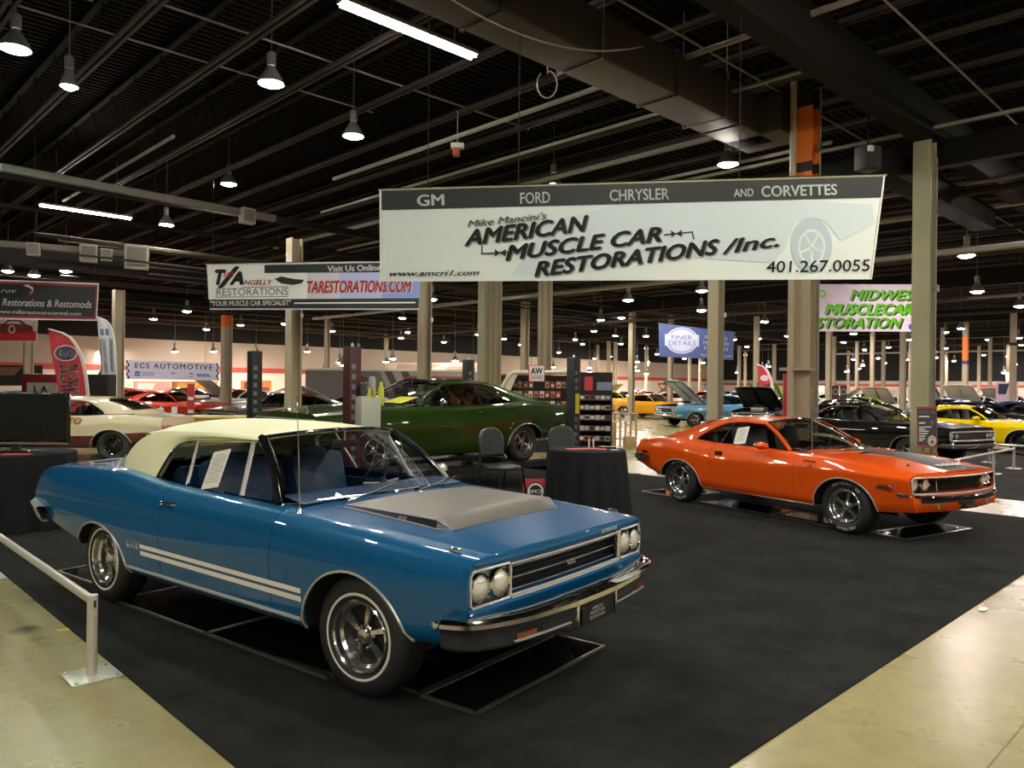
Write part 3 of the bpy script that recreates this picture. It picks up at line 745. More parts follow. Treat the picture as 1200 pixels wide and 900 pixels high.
    mb = MB(); put_text(mb, 'GTX', plane_M((fx(0)-.012, 0, .715), (0, 1, 0), (0, 0, 1)), .042, BRIGHT, depth=.04, shear=.25); mb.build('grille_badge', parent=root, merge=False)
    mb = MB(); put_text(mb, 'PLYMOUTH', plane_M((fx(.4)+.014, .40, .846), (-.03, 1, 0), (0, 0, 1)), .034, BRIGHT, depth=.05, shear=.3, spacing=1.1); mb.build('hood_badge', parent=root, merge=False)
    for sg in (1, -1):
        zc = lambda q: q
        path = [(y, z) for y, z in ((.585, .645), (.855, .64), (.868, .66), (.868, .798), (.85, .82), (.585, .824), (.572, .80), (.572, .665))]
        b = MB(); pts = [(fx(y)-.002, sg*y, z) for y, z in path]; b.tube(pts+pts[:1], .008, BRIGHT, 8, cap=False)
        b.add([(fx(y)-.03, sg*y, z) for y, z in path], [tuple(range(8))[::sg]], STEEL); b.build('headlight_bezel', parent=root)
        headlamp(root, fx(.645)-.012, sg*.650, .734, .077); headlamp(root, fx(.8)-.012, sg*.796, .730, .076)
    # bumper, plate, turn lamps
    bk = [(0, 2.46, .515, 1.25), (.22, 2.455, .515, 1.25), (.30, 2.45, .525, 1.05), (.6, 2.42, .530, 1.0), (.8, 2.37, .535, 1.0), (.92, 2.29, .535, 1.0), (.97, 2.18, .535, .95)]
    f = bump_stations(bk)
    bumper(f, [(-.10, .064), (-.03, .074), (.006, .068), (.030, .050), (.034, .030), (.018, .008), (.010, -.012), (.004, -.072), (-.012, -.090), (-.10, -.096)], 'front_bumper', root)
    bf = pch([(a, b, c) for a, b, c, d in bk])
    def on_bumper(y0, y1, z0, z1, off, m, name):
        rows = []
        for k in range(9):
            y = lerp(y0, y1, k/8); x, zc = bf(abs(y)); rows.append([Vector((x+off-.03, y, z1)), Vector((x+off, y, z1)), Vector((x+off, y, z0)), Vector((x+off-.03, y, z0))])
        return MB().grid(rows, flip=y1 > y0).build(name, m, root)
    for sg in (1, -1):
        on_bumper(sg*.53, sg*.67, .474, .502, .010, AMBER, 'turn_light')
        on_bumper(sg*.24, sg*.49, .474, .502, .010, MATT_BLACK, 'bumper_slot'); on_bumper(sg*.24, sg*.68, .463, .467, .013, BRIGHT, 'slot_trim')
        MB().box((2.475, sg*.205, .49), (.03, .022, .15), CHROME, bev=.008).build('bumper_guard', parent=root)
    p = MB(); p.box((2.476, 0, .47), (.008, .31, .10), BLACK)
    for i, (s_, h_) in enumerate((('AMERICAN', .026), ('MUSCLE CAR', .03), ('RESTORATIONS', .026))): put_text(p, s_, plane_M((2.4815, 0, .494-.025*i), (0, 1, 0), (0, 0, 1)), h_*.88, WHITE, shear=.2, bold=.01)
    p.build('front_plate', parent=root, merge=False)
    # flanks
    for sg in (1, -1):
        for z0, z1 in ((.532, .562), (.482, .514)):
            MB().grid([[B.P(x, B.y_at(x, z)+.0025, z, sg) for z in (z0-.006*(x-.16)/.9, (z0+z1)/2-.006*(x-.16)/.9, z1-.006*(x-.16)/.9)] for x in [lerp(-.76, 1.065, i/24) for i in range(25)]], flip=sg < 0).build('side_stripe', mat('stripe_white', '#f2eee2', .4), root)
        t = MB(); t.tube([B.P(x, B.y_at(x, .375)+.005, .372, sg) for x in [lerp(-.96, 1.05, i/16) for i in range(17)]], .013, BRIGHT, 8); t.build('rocker_moulding', parent=root)
        for k, n in ((0, 'rear'), (1, 'front')):
            MB().tube(B.arch_pts(k, sg, .003, 24), .008, BRIGHT, 6).build('arch_moulding', parent=root)
        badge(root, 'side_badge', 'GTX', B, -.87, .525, sg, .085, BRIGHT, shear=.3)
        h = MB(); y = B.y_at(-.4, .89)+.02; h.tube([(-.47, sg*(y-.03), .89), (-.46, sg*y, .892), (-.34, sg*y, .892), (-.33, sg*(y-.03), .89)], .010, CHROME, 8)
        h.ball((-.47, sg*(y-.006), .89), .02, CHROME, 8); h.build('door_handle', parent=root)
        h = MB(); y = B.y_at(2.08, .535); h.lathe([(.022, 0), (.024, .008), (.018, .012)], CHROME, 14, Matrix.Translation((2.08, sg*y, .535)) @ Matrix.Rotation(-pi/2*sg, 4, 'X'))
        h.lathe([(.018, .008), (.001, .014)], LENS, 14, Matrix.Translation((2.08, sg*y, .535)) @ Matrix.Rotation(-pi/2*sg, 4, 'X')); h.build('marker_lamp', parent=root)
        h = MB(); h.box((2.12, sg*.80, .905), (.075, .018, .014), CHROME, bev=.008); h.box((2.12, sg*.80, .896), (.05, .015, .02), CHROME); h.build('fender_indicator', parent=root)
    # hood patch: raised silver panel with black vents
    def hz(x, y): 
        p = B.sec(x)[B.jb:]; 
        for a, b in zip(p, p[1:]):
            if b.x <= y <= a.x: return a.lerp(b, (y-a.x)/min(-1e-6, b.x-a.x)).y
        return p[-1].y
    X0, X1, HW = 1.0, 1.76, .555
    sp = MB(); xs = [lerp(X0, X1, i/8) for i in range(9)]; ys = [(-HW+2*HW*k/10) for k in range(11)]
    lift = lambda x: .016+.034*(x-X0)/(X1-X0)
    sp.grid([[Vector((x, y, hz(x, abs(y))+lift(x))) for y in ys][::-1] for x in xs], SILVER)
    sp.grid([[Vector((X1, y, hz(X1, abs(y))+lift(X1))) for y in ys][::-1], [Vector((X1+.10, y*.93, hz(X1+.10, abs(y)*.93)+.003)) for y in ys][::-1]], SILVER)
    for sg in (1, -1): sp.add([(X1, sg*HW, hz(X1, HW)+lift(X1)), (X1+.09, sg*HW*.93, hz(X1+.1, HW*.93)+.002), (X1, sg*HW, hz(X1, HW)-.002)], [(0, 1, 2)[::sg]], SILVER)
    sp.build('hood_scoop', parent=root)
    for sg in (1, -1):
        MB().grid([[Vector((x, sg*(HW-.004), hz(x, HW)+lift(x)-.002)), Vector((x, sg*(HW+.012), hz(x, HW)-.002))] for x in xs], BLACK, flip=sg < 0).build('scoop_vent', parent=root)
        e = MB(); e.tube([(x, sg*(HW+.002), hz(x, HW)+lift(x)) for x in xs]+[(X1+.09, sg*HW*.93, hz(X1+.1, HW*.93)+.004)], .005, BRIGHT, 6); e.tube([(x, sg*(HW+.014), hz(x, HW)+.002) for x in xs]+[(X1+.09, sg*HW*.93, hz(X1+.1, HW*.93)+.003)], .005, BRIGHT, 6); e.build('scoop_trim', parent=root)
        mb = MB(); x = 1.50; put_text(mb, '440', plane_M((x, sg*(HW+.014), hz(x, HW)+.005), (-sg, 0, .045*sg), (0, -.35*sg, 1)), .036, mat('badge_red_white', '#d8b8b0', .4), spacing=1.25, bold=.02); mb.build('scoop_badge', parent=root, merge=False)
    # roof, windows
    g = dict(ws_c=base_c, ws_k=base_k, wt_c=(.30, 1.40), wt_k=(.20, .60, 1.365), soft=1, crown=2.2,
             roof=[(.19, .60, 1.362, .29, 1.405), (-.3, .615, 1.372, -.2, 1.44), (-.85, .625, 1.36, -.8, 1.44), (-1.12, .64, 1.343, -1.26, 1.41), (-1.31, .685, 1.265, -1.57, 1.33), (-1.40, .735, 1.14, -1.71, 1.16), (-1.36, .77, 1.05, -1.73, 1.05)],
             back=(3.4, 4.9, .62), win=[(0, .16, 1.335), (1, -.3, 1.325), (1.75, -.66, 1.305), (2.2, -.80, 1.24), (3.3, -.83, 1.12), (6, -.84, 1.02)], win_front=.64,
             bars=[((-.54, 1.315), (-.43, 1.0), .012), ((.12, 1.33), (.23, .99), .016)], bar_trim=BRIGHT, ws_glass=glass_mat('windscreen_glass', (.95, .97, .97), .25, .01), a_mat=GLOSS_BLACK, a_r=.026)
    greenhouse(root, B, g, BLUE, CREAM)
    interior(root, B, g, NAVY, .52, -.12, -.85, zf=.42)
    chassis(root, B, zb=.30)
    wp = MB()
    for y0, y1 in ((-.55, -.02), (.10, .62)):
        z = lambda q: 1.055
        wp.tube([(1.0, y0, 1.012), (.95, (y0+y1)/2, 1.03), (.86, y1, 1.05)], .006, CHROME, 6); wp.tube([(.97, y0-.02, 1.005), (1.0, y0, 1.014)], .016, CHROME, 8)
    wp.build('wipers', parent=root)
    an = MB(); an.lathe([(.022, 0), (.02, .012), (.008, .03), (.006, .05)], CHROME, 12, Matrix.Translation((.90, -.83, .952))); an.tube([(.90, -.83, .975), (.88, -.83, 1.36), (.86, -.83, 1.66)], [.0035, .003, .002], CHROME, 6); an.build('antenna', parent=root)
    mi = MB(); mi.tube([(.42, .88, .97), (.42, .95, 1.01)], .009, CHROME, 8); mi.ball((.42, .965, 1.03), (.035, .06, .06), CHROME, 8); mi.build('side_mirror', parent=root)
    for x in (-1.46, 1.472):
        for sg in (1, -1): wheel(root, 'wheel', x, sg*.768, .345, .338, .225, .199, sg, 'spokes', (WHITE_RUBBER, .226, .242), yaw=radians(4.3) if x > 0 else 0)
    root.location.z = .003
    return root, B
gtx, GB = build_gtx()

# =================================================================== hardtops
def build_coupe(P, full=True):
    """P: pose, paint, section lines, greenhouse, front style"""
    root = car_root('car', P['label'], 'car', P['x'], P['y'], P['deg'], P.get('z', 0), P.get('group')); pm = P['paint']
    xr, xf = P['lines'][0][0][0][0], P['lines'][0][0][-1][0]
    bow, rake = P.get('bow', .08), P.get('rake', 0.)
    def warp(x, y, z):
        f = max(0, min(1.2, (x-(xf-.4))/.4)); r = max(0, min(1.2, (xr+.4-x)/.4)); yy = (y/.85)**2
        return x + f*(bow*(1-yy) + rake*(z-.6)) - r*(P.get('rbow', .05)*(1-yy) + P.get('rrake', 0)*(z-.6))
    B = Body(P['lines'], 5, P['arches'], xr, xf, warp, .08 if full else .17)
    d0, d1 = P.get('door', (-.66, .76))
    two = P.get('lower')
    jl = 0
    if two:
        jl = B.cache[0][1][P.get('split', 1)]+P.get('split_add', 0)
    for sg in (-1, 1):
        for n, a, b in (('quarter_panel', xr, d0-.003), ('door', d0+.003, d1-.003), ('fender', d1+.003, xf)):
            if two: 
                o = B.side_panel(a, b, sg, 0, jl).build(n, two, root, solid=.012 if full else 0)
                B.side_panel(a, b, sg, jl).build('upper_'+n, pm, root, solid=.012 if full else 0)
            else: B.side_panel(a, b, sg).build(n, pm, root, solid=.012 if full else 0)
    g = P['gh']; bc, bk = g['ws_c'], g['ws_k']
    wsx = lambda f: lerp(bk[0], bc[0], 1-(1-f)**2)
    hr = lambda f: wsx(f)+P.get('cowl', .12)
    B.top_panel(lambda f: wsx(f)-.05, lambda f: hr(f)-.004, 3).build('cowl', pm, root)
    hood = B.top_panel(hr, lambda f: xf, 14 if full else 6)
    if not P.get('hood_open'): hood.build('hood', pm, root, solid=.012)
    else:
        # the bonnet stands up on its rear hinge, its ribbed white underside towards the front
        ang = radians(P['hood_open']); hx, hz = hr(0)+.05, B.L[5][0](hr(0))[1]+.02
        def tip(v, off=0.): 
            dx, dz = v[0]-hx, v[2]-hz+off; return Vector((hx + dx*cos(ang) - dz*sin(ang), v[1], hz + dx*sin(ang) + dz*cos(ang)))
        h = MB(); h.add([tip(v) for v in hood.v], hood.f, pm); ho = h.build('hood', None, root, solid=.02)
        for sg in (1, -1):
            u = MB(); x0, x1 = hx+.12, xf-.12
            u.add([tip((x, sg*y, B.L[6][0](x)[1]), -.035) for x, y in ((x0, .06), (x1, .06), (x1, .56), (x0, .62))], [(0, 1, 2, 3)], P.get('hood_in', WHITE)); u.build('hood_liner', None, ho)
        e = MB(); e.box((hx+.6, 0, hz-.16), (1.0, 1.2, .05), MATT_BLACK); e.box((hx+.55, 0, hz-.06), (.55, .5, .18), STEEL, bev=.04); e.lathe([(.0, .12), (.2, .12), (.2, .02)], BLACK, 16, Matrix.Translation((hx+.55, 0, hz))); e.build('engine', parent=root)
    rl = g['roof'][-1]
    B.top_panel(lambda f: xr, lambda f: lerp(rl[0], rl[3], 1-(1-f)**2)+.06, 10 if full else 5).build('trunk_lid', pm, root, solid=.012 if full else 0)
    zt = B.sec(xr)[B.jb].y; zl = B.sec(xr)[0].y
    B.fascia(xr, [(lerp(zl, zt, t), 0) for t in (.02, .2, .4, .6, .8, 1)]).build('tail_panel', pm, root)
    greenhouse(root, B, g, pm, P.get('roof_paint'), full)
    chassis(root, B, zb=P.get('floor', .22))
    if full or P.get('inside'): interior(root, B, g, P.get('trim', BLACK), g['ws_k'][0]-.12, -.12, -.85)
    else:
        s = MB(); s.box((0, 0, .62), (1.9, 1.4, .3), MATT_BLACK)
        for sg in (1, -1): s.box((-.35, .37*sg, .9), (.16, .5, .4), MATT_BLACK, ry=-.2, bev=.05)
        s.build('cabin', parent=root)
    # ---- nose
    st = P.get('nose', {}); z0, z1 = st.get('z', (.56, .76)); zb = B.sec(xf)[0].y; zt = B.sec(xf)[B.jb].y
    dp = st.get('depth', .12); wg = st.get('w', 9)
    B.fascia(xf, [(zb, -.05), (zb+.04, -.02), (lerp(zb, z0, .6), 0), (z0-.008, 0), (z0, -.01), (z0+.004, -dp)]).build('front_panel', pm, root, solid=.006 if full else 0)
    B.fascia(xf, [(z1-.004, -dp), (z1, -.01), (z1+.006, 0), (zt, -.004)]).build('hood_lip', pm, root)
    B.fascia(xf, [(z0-.01, -dp+.005), ((z0+z1)/2, -dp+.005), (z1+.01, -dp+.005)]).build('grille_backing', MATT_BLACK, root)
    for sg in (1, -1):
        MB().grid([[B.P(xf, B.y_at(xf, z)-.004, z, sg)+Vector((dx, 0, 0)) for z in (z0-.01, (z0+z1)/2, z1+.01)] for dx in (-dp, 0)], flip=sg > 0).build('fender_edge', st.get('mouth', pm), root)
    fx = lambda y, z=.66: B.warp(xf, abs(y), z)
    yw = B.y_at(xf, (z0+z1)/2)-.02
    zm = (z0+z1)/2
    gr = MB(); nb = st.get('bars', 6)
    for i in range(nb):
        z = lerp(z0+.02, z1-.02, i/(nb-1)); gr.tube([(fx(y, z)-dp*.5, y, z) for y in [-yw+2*yw*k/10 for k in range(11)]], .004, st.get('bar', GLOSS_BLACK), 5)
    ring = [(y*sg, z) for sg, ys in ((1, (0, .3, .6)), ) for y, z in ((-yw+.03, z0+.006), (0, z0+.002), (yw-.03, z0+.006), (yw, z0+.03), (yw, z1-.03), (yw-.03, z1-.004), (0, z1), (-yw+.03, z1-.004), (-yw, z1-.03), (-yw, z0+.03))]
    dense = []
    for a, b in zip(ring, ring[1:]+ring[:1]): dense += [(lerp(a[0], b[0], k/5), lerp(a[1], b[1], k/5)) for k in range(5)]
    gr.tube([(fx(y, z)+.002, y, z) for y, z in dense+dense[:1]], st.get('ring', .011), BRIGHT, 6, cap=False)
    if st.get('inner'):
        a, zz0, zz1 = st['inner']; rg = [(-a, zz0), (a, zz0), (a, zz1), (-a, zz1)]; dn = []
        for p, q in zip(rg, rg[1:]+rg[:1]): dn += [(lerp(p[0], q[0], k/6), lerp(p[1], q[1], k/6)) for k in range(6)]
        gr.tube([(fx(y, z)-.035, y, z) for y, z in dn+dn[:1]], .008, CHROME, 6, cap=False)
    gr.build('grille', parent=root)
    for y in st.get('lamps', (.58, .74)):
        for sg in (1, -1): headlamp(root, fx(y, zm)-st.get('lamp_in', .04), sg*y, st.get('lamp_z', zm), st.get('lamp_r', .075))
    bz = st.get('bumper')
    if bz:
        zc, hh, ov = bz
        f = bump_stations([(0, fx(0, zc)+ov, zc, 1), (.4, fx(.4, zc)+ov, zc, 1), (.72, fx(.72, zc)+ov-.01, zc, 1), (.86, xf-.02, zc, .95), (.93, xf-.25, zc, .8)], 24)
        bumper(f, [(-.06, hh*.9), (0, hh), (.03, hh*.6), (.035, 0), (.015, -hh*.8), (-.05, -hh)], 'front_bumper', root)
    rb = P.get('rear_bumper', (.58, .06, .06))
    if rb:
        zc, hh, ov = rb; rx = xr-P.get('rbow', .05)
        f = bump_stations([(0, -rx+ov, zc, 1), (.55, -rx+ov-.01, zc, 1), (.8, -xr+ov-.02, zc, 1), (.90, -xr-.08, zc, .95), (.925, -xr-.35, zc, .8)], 20)
        bumper([(-x, -y, z, k, -nx, -ny) for x, y, z, k, nx, ny in f], [(-.05, hh*.9), (0, hh), (.03, hh*.5), (.03, -hh*.5), (0, -hh), (-.05, -hh*.9)], 'rear_bumper', root)
    for sg in (1, -1):
        MB().box((xr-.01, sg*.56, lerp(zl, zt, .62)), (.05, .5, .1), REDLENS, rz=sg*.08, bev=.02).build('tail_light', parent=root)
        if full or P.get('arch_chrome'):
            for k in range(2): MB().tube(B.arch_pts(k, sg, .003, 20), .008, P.get('arch_m', BRIGHT), 6).build('arch_moulding', parent=root)
    # ---- wheels
    W = P['wheels']; ax = W['x']
    for i, x in enumerate(ax):
        R = W['R'][i]
        for sg in (1, -1): wheel(root, 'wheel', x, sg*(W.get('y', .75)), R+W.get('dz', .0), R, W.get('W', .23), W['rim'], sg, W.get('style', 'spokes'), W.get('band'), n=32 if full else 20, letters=W.get('letters'), rim_mat=W.get('rim_mat'), yaw=W.get('yaw', 0) if x > 0 else 0)
    return root, B

E_LINES = [   # pony-car body
    ([(-2.36, .72, .50), (-2.0, .82, .42), (-1.7, .87, .36), (-.9, .875, .28), (1.1, .88, .285), (1.85, .87, .33), (2.28, .80, .37)], 0),
    ([(-2.36, .80, .53), (-1.7, .91, .43), (-.9, .92, .36), (1.1, .92, .36), (1.85, .91, .40), (2.28, .84, .44)], .05),
    ([(-2.36, .86, .72), (-1.41, .955, .79), (-.64, .955, .72), (.33, .95, .735), (1.4, .945, .75), (2.0, .93, .745), (2.28, .87, .72)], .03),
    ([(-2.36, .85, .80), (-1.41, .93, .86), (-.64, .915, .82), (.5, .905, .82), (1.4, .905, .815), (2.28, .85, .76)], .08),
    ([(-2.36, .80, .88), (-1.41, .88, .94), (-.64, .86, .915), (.5, .85, .90), (1.0, .86, .885), (1.6, .86, .86), (2.28, .80, .785)], .05),
    ([(-2.36, .70, .895), (-1.41, .77, .965), (-.64, .775, .93), (.5, .77, .915), (1.0, .77, .905), (1.6, .74, .885), (2.28, .70, .80)], .02),
    ([(-2.36, .38, .90), (-1.41, .4, .97), (.9, .40, .945), (1.6, .38, .925), (2.28, .36, .815)], .06),
    ([(-2.36, 0, .905), (-1.41, 0, .975), (.9, 0, .95), (1.6, 0, .935), (2.28, 0, .82)], 0)]
E_GH = dict(ws_c=(.84, .945), ws_k=(.60, .75, .912), wt_c=(.13, 1.30), wt_k=(.03, .565, 1.245),
    roof=[(.02, .565, 1.24, .12, 1.30), (-.35, .57, 1.258, -.25, 1.325), (-.8, .575, 1.235, -.75, 1.315), (-1.15, .60, 1.17, -1.2, 1.24), (-1.5, .66, 1.05, -1.6, 1.08), (-1.74, .72, .965, -1.83, .95)],
    back=(2.55, 4.3, .80), win=[(0, 0.0, 1.225), (.7, -.3, 1.232), (1.6, -.6, 1.205), (2.4, -.88, 1.10), (3.6, -1.06, .985), (5, -1.08, .955)], win_front=.50,
    bars=[((-.52, 1.215), (-.62, .935), .010)], a_r=.026)
def moved(lines, dz=0., sx=1., sy=1., dzf=None):
    return [([(x*sx, y*sy, z+dz) for x, y, z in k], r) for k, r in lines]
def moved_gh(g, dz=0., sx=1.):
    o = dict(g); o['ws_c'] = (g['ws_c'][0]*sx, g['ws_c'][1]+dz); o['ws_k'] = (g['ws_k'][0]*sx, g['ws_k'][1], g['ws_k'][2]+dz)
    o['wt_c'] = (g['wt_c'][0]*sx, g['wt_c'][1]+dz); o['wt_k'] = (g['wt_k'][0]*sx, g['wt_k'][1], g['wt_k'][2]+dz)
    o['roof'] = [(a*sx, b, c+dz, d*sx, e+dz) for a, b, c, d, e in g['roof']]; o['win'] = [(a, b*sx, c+dz) for a, b, c in g['win']]
    o['win_front'] = g['win_front']*sx; o['bars'] = [((a*sx, b+dz), (c*sx, d+dz), r) for (a, b), (c, d), r in g.get('bars', [])]; return o

ORANGE = paint('orange_paint', (.70, .085, .006), 0, .3)
GREEN = paint('dark_green_paint', (.026, .058, .008), .15, .3)
def paper_on_glass(root_pos, deg, label, name='window_placard', tilt=.32, size=(.21, .28)):
    """sheet standing inside a side window"""
    o = MB(); wd, h = size; o.box((0, 0, 0), (wd, .003, h), PAPER)
    for i in range(12): o.box((-.005, -.0022, h*.38-i*h*.065), (wd*(.8 if i % 4 else .5), .0008, .006), mat('print_grey', '#a9a9a1', .8))
    ob = o.build(name, merge=False); ob.location = root_pos; ob.rotation_euler = (-tilt, 0, radians(deg)); tag(ob, label, 'paper'); return ob
def car_point(root, x, y, z):
    a = root.rotation_euler.z; c, s = cos(a), sin(a); return (root.location.x+x*c-y*s, root.location.y+x*s+y*c, root.location.z+z)

# ---- blue convertible's window sheet
ob = paper_on_glass(car_point(gtx, -.14, -.74, 1.135), -37.13, 'white printed sheet in the blue convertible side window'); ob.rotation_euler = (-.46, radians(-10), radians(-37.13))

# ---- orange car
def build_orange():
    P = dict(label='orange two-door muscle car with black hood stripe, right of the carpet', x=3.96, y=10.83, z=.009, deg=-58.98, paint=ORANGE, lines=E_LINES,
        arches=[(-1.295, .31, .43, .335), (1.475, .31, .42, .36)], gh=E_GH, bow=.13, rake=-.08, rbow=.06, rrake=-.3, trim=mat('black_vinyl', (.016, .016, .016), .45),
        nose=dict(z=(.565, .755), depth=.16, lamps=(.59, .74), lamp_r=.072, lamp_in=.075, inner=(.47, .595, .735), bars=9, ring=.010, mouth=MATT_BLACK),
        wheels=dict(x=(-1.335, 1.462), R=(.335, .335), rim=.205, W=.24, y=.765, letters='POLYGLAS GT', yaw=0), door=(-.66, .765), rear_bumper=(.62, .05, .03))
    r, B = build_coupe(P)
    xf = 2.28; fx = lambda y, z=.66: B.warp(xf, abs(y), z)
    f = bump_stations([(0, fx(0, .52)+.05, .525, .8), (.4, fx(.4, .52)+.05, .525, .8), (.66, fx(.66, .52)+.04, .53, .9), (.82, xf+.0, .535, 1.1), (.90, xf-.14, .545, 1.1)], 30)
    bumper(f, [(-.05, .030), (0, .034), (.018, .026), (.022, .012), (.012, .0), (-.03, -.006), (-.05, -.01)], 'front_bumper', r)
    MB().grid([[Vector((fx(y, .50)+.006, y, z)) for z in (.470, .50, .522)] for y in [.74-1.48*k/16 for k in range(17)]], flip=True).build('valance_shade', MATT_BLACK, r, solid=.01)  # black strip painted in for the shade below the bumper
    MB().box((fx(0, .44)-.0, .0, .415), (.12, .22, .05), MATT_BLACK, bev=.015).box((fx(0, .44)-.04, 0, .45), (.08, .34, .03), BLACK, bev=.01).build('tow_bracket', parent=r)
    for sg in (1, -1):
        m = MB(); M = Matrix.Translation((fx(.5, .42)-.01, sg*.5, .43)) @ Matrix.Rotation(pi/2, 4, 'Y'); m.lathe([(.032, 0), (.032, .008), (.02, .010), (.001, .012)], STEEL, 16, M); m.build('valance_lamp', parent=r)
        y = B.y_at(2.0, .62); h = MB(); h.box((2.0, sg*(y+.004), .625), (.20, .012, .05), CHROME, bev=.006, rz=-sg*.03); h.box((2.0, sg*(y+.009), .625), (.16, .012, .03), AMBER, bev=.005, rz=-sg*.03); h.build('marker_lamp', parent=r)
        h = MB(); y = B.y_at(-.50, .80); h.box((-.50, sg*(y+.004), .80), (.13, .02, .06), GLOSS_BLACK, bev=.02); h.box((-.50, sg*(y+.014), .805), (.09, .012, .02), CHROME, bev=.005); h.build('door_handle', parent=r)
        mi = MB(); mi.tube([(.28, sg*.86, .915), (.29, sg*.92, .95)], .016, ORANGE, 8); mi.ball((.29, sg*.96, .965), (.10, .075, .05), ORANGE, 10); mi.ball((.215, sg*.965, .967), (.03, .055, .036), CHROME, 8); mi.build('side_mirror', parent=r)
        badge(r, 'side_badge', 'R/T', B, 1.02, .745, sg, .06); badge(r, 'side_script', 'Challenger', B, 1.0, .815, sg, .045, shear=.3)
        h = MB(); y = B.y_at(-2.1, .75); h.box((-2.1, sg*(y+.004), .70), (.14, .01, .04), REDLENS, bev=.005); h.build('rear_marker', parent=r)
        t = MB(); t.tube([(x, sg*(B.y_at(x, .30)+.004), B.sec(x)[0].y+.006) for x in [lerp(-.84, 1.04, i/10) for i in range(11)]], .008, CHROME, 6); t.build('rocker_moulding', parent=r)
        # scoops and their black blade
        s = MB(); x0 = 1.12
        def hz(x, y):
            p = B.sec(x)[B.jb:]
            for a, b in zip(p, p[1:]):
                if b.x <= y <= a.x: return a.lerp(b, (y-a.x)/min(-1e-6, b.x-a.x)).y
            return p[-1].y
        rows = []
        for x, k in ((.98, .0), (1.06, .8), (1.18, 1), (1.34, 1), (1.36, .96)): rows.append([Vector((x, sg*lerp(.24, .48, j/8), hz(x, lerp(.24, .48, j/8))+.002+.014*k*sin(pi*j/8)**.5)) for j in range(9)])
        s.grid(rows, ORANGE, flip=sg < 0); s.add(list(rows[-1])+[Vector((1.34, sg*.48, hz(1.34, .48))), Vector((1.34, sg*.24, hz(1.34, .24)))], [tuple(range(11))[::-sg]], MATT_BLACK); s.build('hood_scoop', parent=r, merge=False); MB().add([(x_, sg*y_, hz(x_, y_)+.02) for x_, y_ in ((1.10, .28), (1.10, .44), (1.20, .44), (1.20, .28))], [(0, 1, 2, 3)[::-sg]], MATT_BLACK).build('scoop_mouth', parent=r)
    st = MB(); ys = [-.27+.54*k/8 for k in range(9)]
    st.grid([[Vector((B.warp(x, abs(y), 0.8), y*(1-.0*x), hz(x, abs(y))+.004)) for y in ys][::-1] for x in [lerp(1.0, 2.275, i/16) for i in range(17)]], mat('stripe_black', (.016, .019, .017), .5, 0, 0., .3)); st.build('hood_stripe', parent=r)
    d = MB()
    for i, ch in enumerate('DODGE'): 
        y = -.20+.10*i; put_text(d, ch, plane_M((B.warp(2.17, abs(y), .84), y, hz(2.17, abs(y))+.02), (0, 1, 0), (-1, 0, .10)), .10, WHITE, depth=.05)
    d.build('hood_letters', parent=r, merge=False)
    for y in (.55, -.55): MB().lathe([(.028, .0), (.03, .008), (.012, .014), (.01, .03), (.001, .034)], CHROME, 14, Matrix.Translation((2.05, y, hz(2.05, abs(y))+.002))).build('hood_pin', parent=r)
    an = MB(); an.lathe([(.02, 0), (.016, .02), (.006, .03)], CHROME, 10, Matrix.Translation((.95, -.80, .90))); an.tube([(.95, -.80, .92), (.93, -.80, 1.75)], .003, STEEL, 6); an.build('antenna', parent=r)
    wp = MB(); wp.tube([(.92, -.5, .955), (.86, -.1, .975)], .006, BLACK, 6); wp.tube([(.92, .15, .96), (.84, .55, .965)], .006, BLACK, 6); wp.build('wipers', parent=r)
    return r, B
orange, OB = build_orange()
ob = paper_on_glass(car_point(orange, -.30, -.69, 1.055), -58.98, 'white printed sheet in the orange car side window', size=(.22, .27)); ob.rotation_euler = (-.52, radians(-10), radians(-58.98))

# ---- dark green fastback up on the lift
G_LINES = [
    ([(-2.66, .74, .52), (-2.1, .85, .42), (-1.2, .87, .24), (1.1, .87, .24), (1.9, .86, .34), (2.42, .80, .40)], 0),
    ([(-2.66, .82, .56), (-2.1, .92, .48), (-1.2, .925, .33), (1.1, .925, .33), (1.9, .91, .42), (2.42, .84, .46)], .06),
    ([(-2.66, .87, .74), (-1.5, .965, .74), (-.4, .945, .68), (.9, .955, .70), (1.7, .95, .72), (2.42, .87, .68)], .05),
    ([(-2.66, .86, .84), (-1.5, .945, .88), (-.4, .915, .82), (.9, .925, .84), (1.7, .92, .84), (2.42, .85, .78)], .10),
    ([(-2.66, .80, .92), (-1.5, .90, .99), (-.4, .865, .945), (.6, .87, .94), (1.6, .87, .925), (2.42, .82, .86)], .06),
    ([(-2.66, .70, .935), (-1.5, .80, 1.015), (-.4, .785, .965), (.6, .78, .96), (1.6, .76, .945), (2.42, .74, .88)], .02),
    ([(-2.66, .38, .94), (-1.5, .40, 1.02), (.9, .40, .985), (1.6, .38, .97), (2.42, .38, .89)], .06),
    ([(-2.66, 0, .945), (-1.5, 0, 1.025), (.9, 0, .99), (1.6, 0, .975), (2.42, 0, .895)], 0)]
G_GH = dict(ws_c=(.92, .995), ws_k=(.66, .76, .958), wt_c=(.16, 1.36), wt_k=(.06, .58, 1.30),
    roof=[(.05, .58, 1.295, .15, 1.36), (-.4, .59, 1.325, -.3, 1.385), (-.85, .60, 1.31, -.8, 1.38), (-1.3, .64, 1.215, -1.25, 1.30), (-1.8, .70, 1.09, -1.65, 1.13), (-2.2, .75, .99, -1.95, .99)],
    back=(2.5, 4.6, .72), win=[(0, .03, 1.28), (.9, -.4, 1.295), (1.7, -.7, 1.275), (2.5, -1.02, 1.16), (3.4, -1.28, 1.04), (5, -1.31, 1.0)], win_front=.56,
    bars=[((-.58, 1.285), (-.64, .96), .010)], a_r=.026)
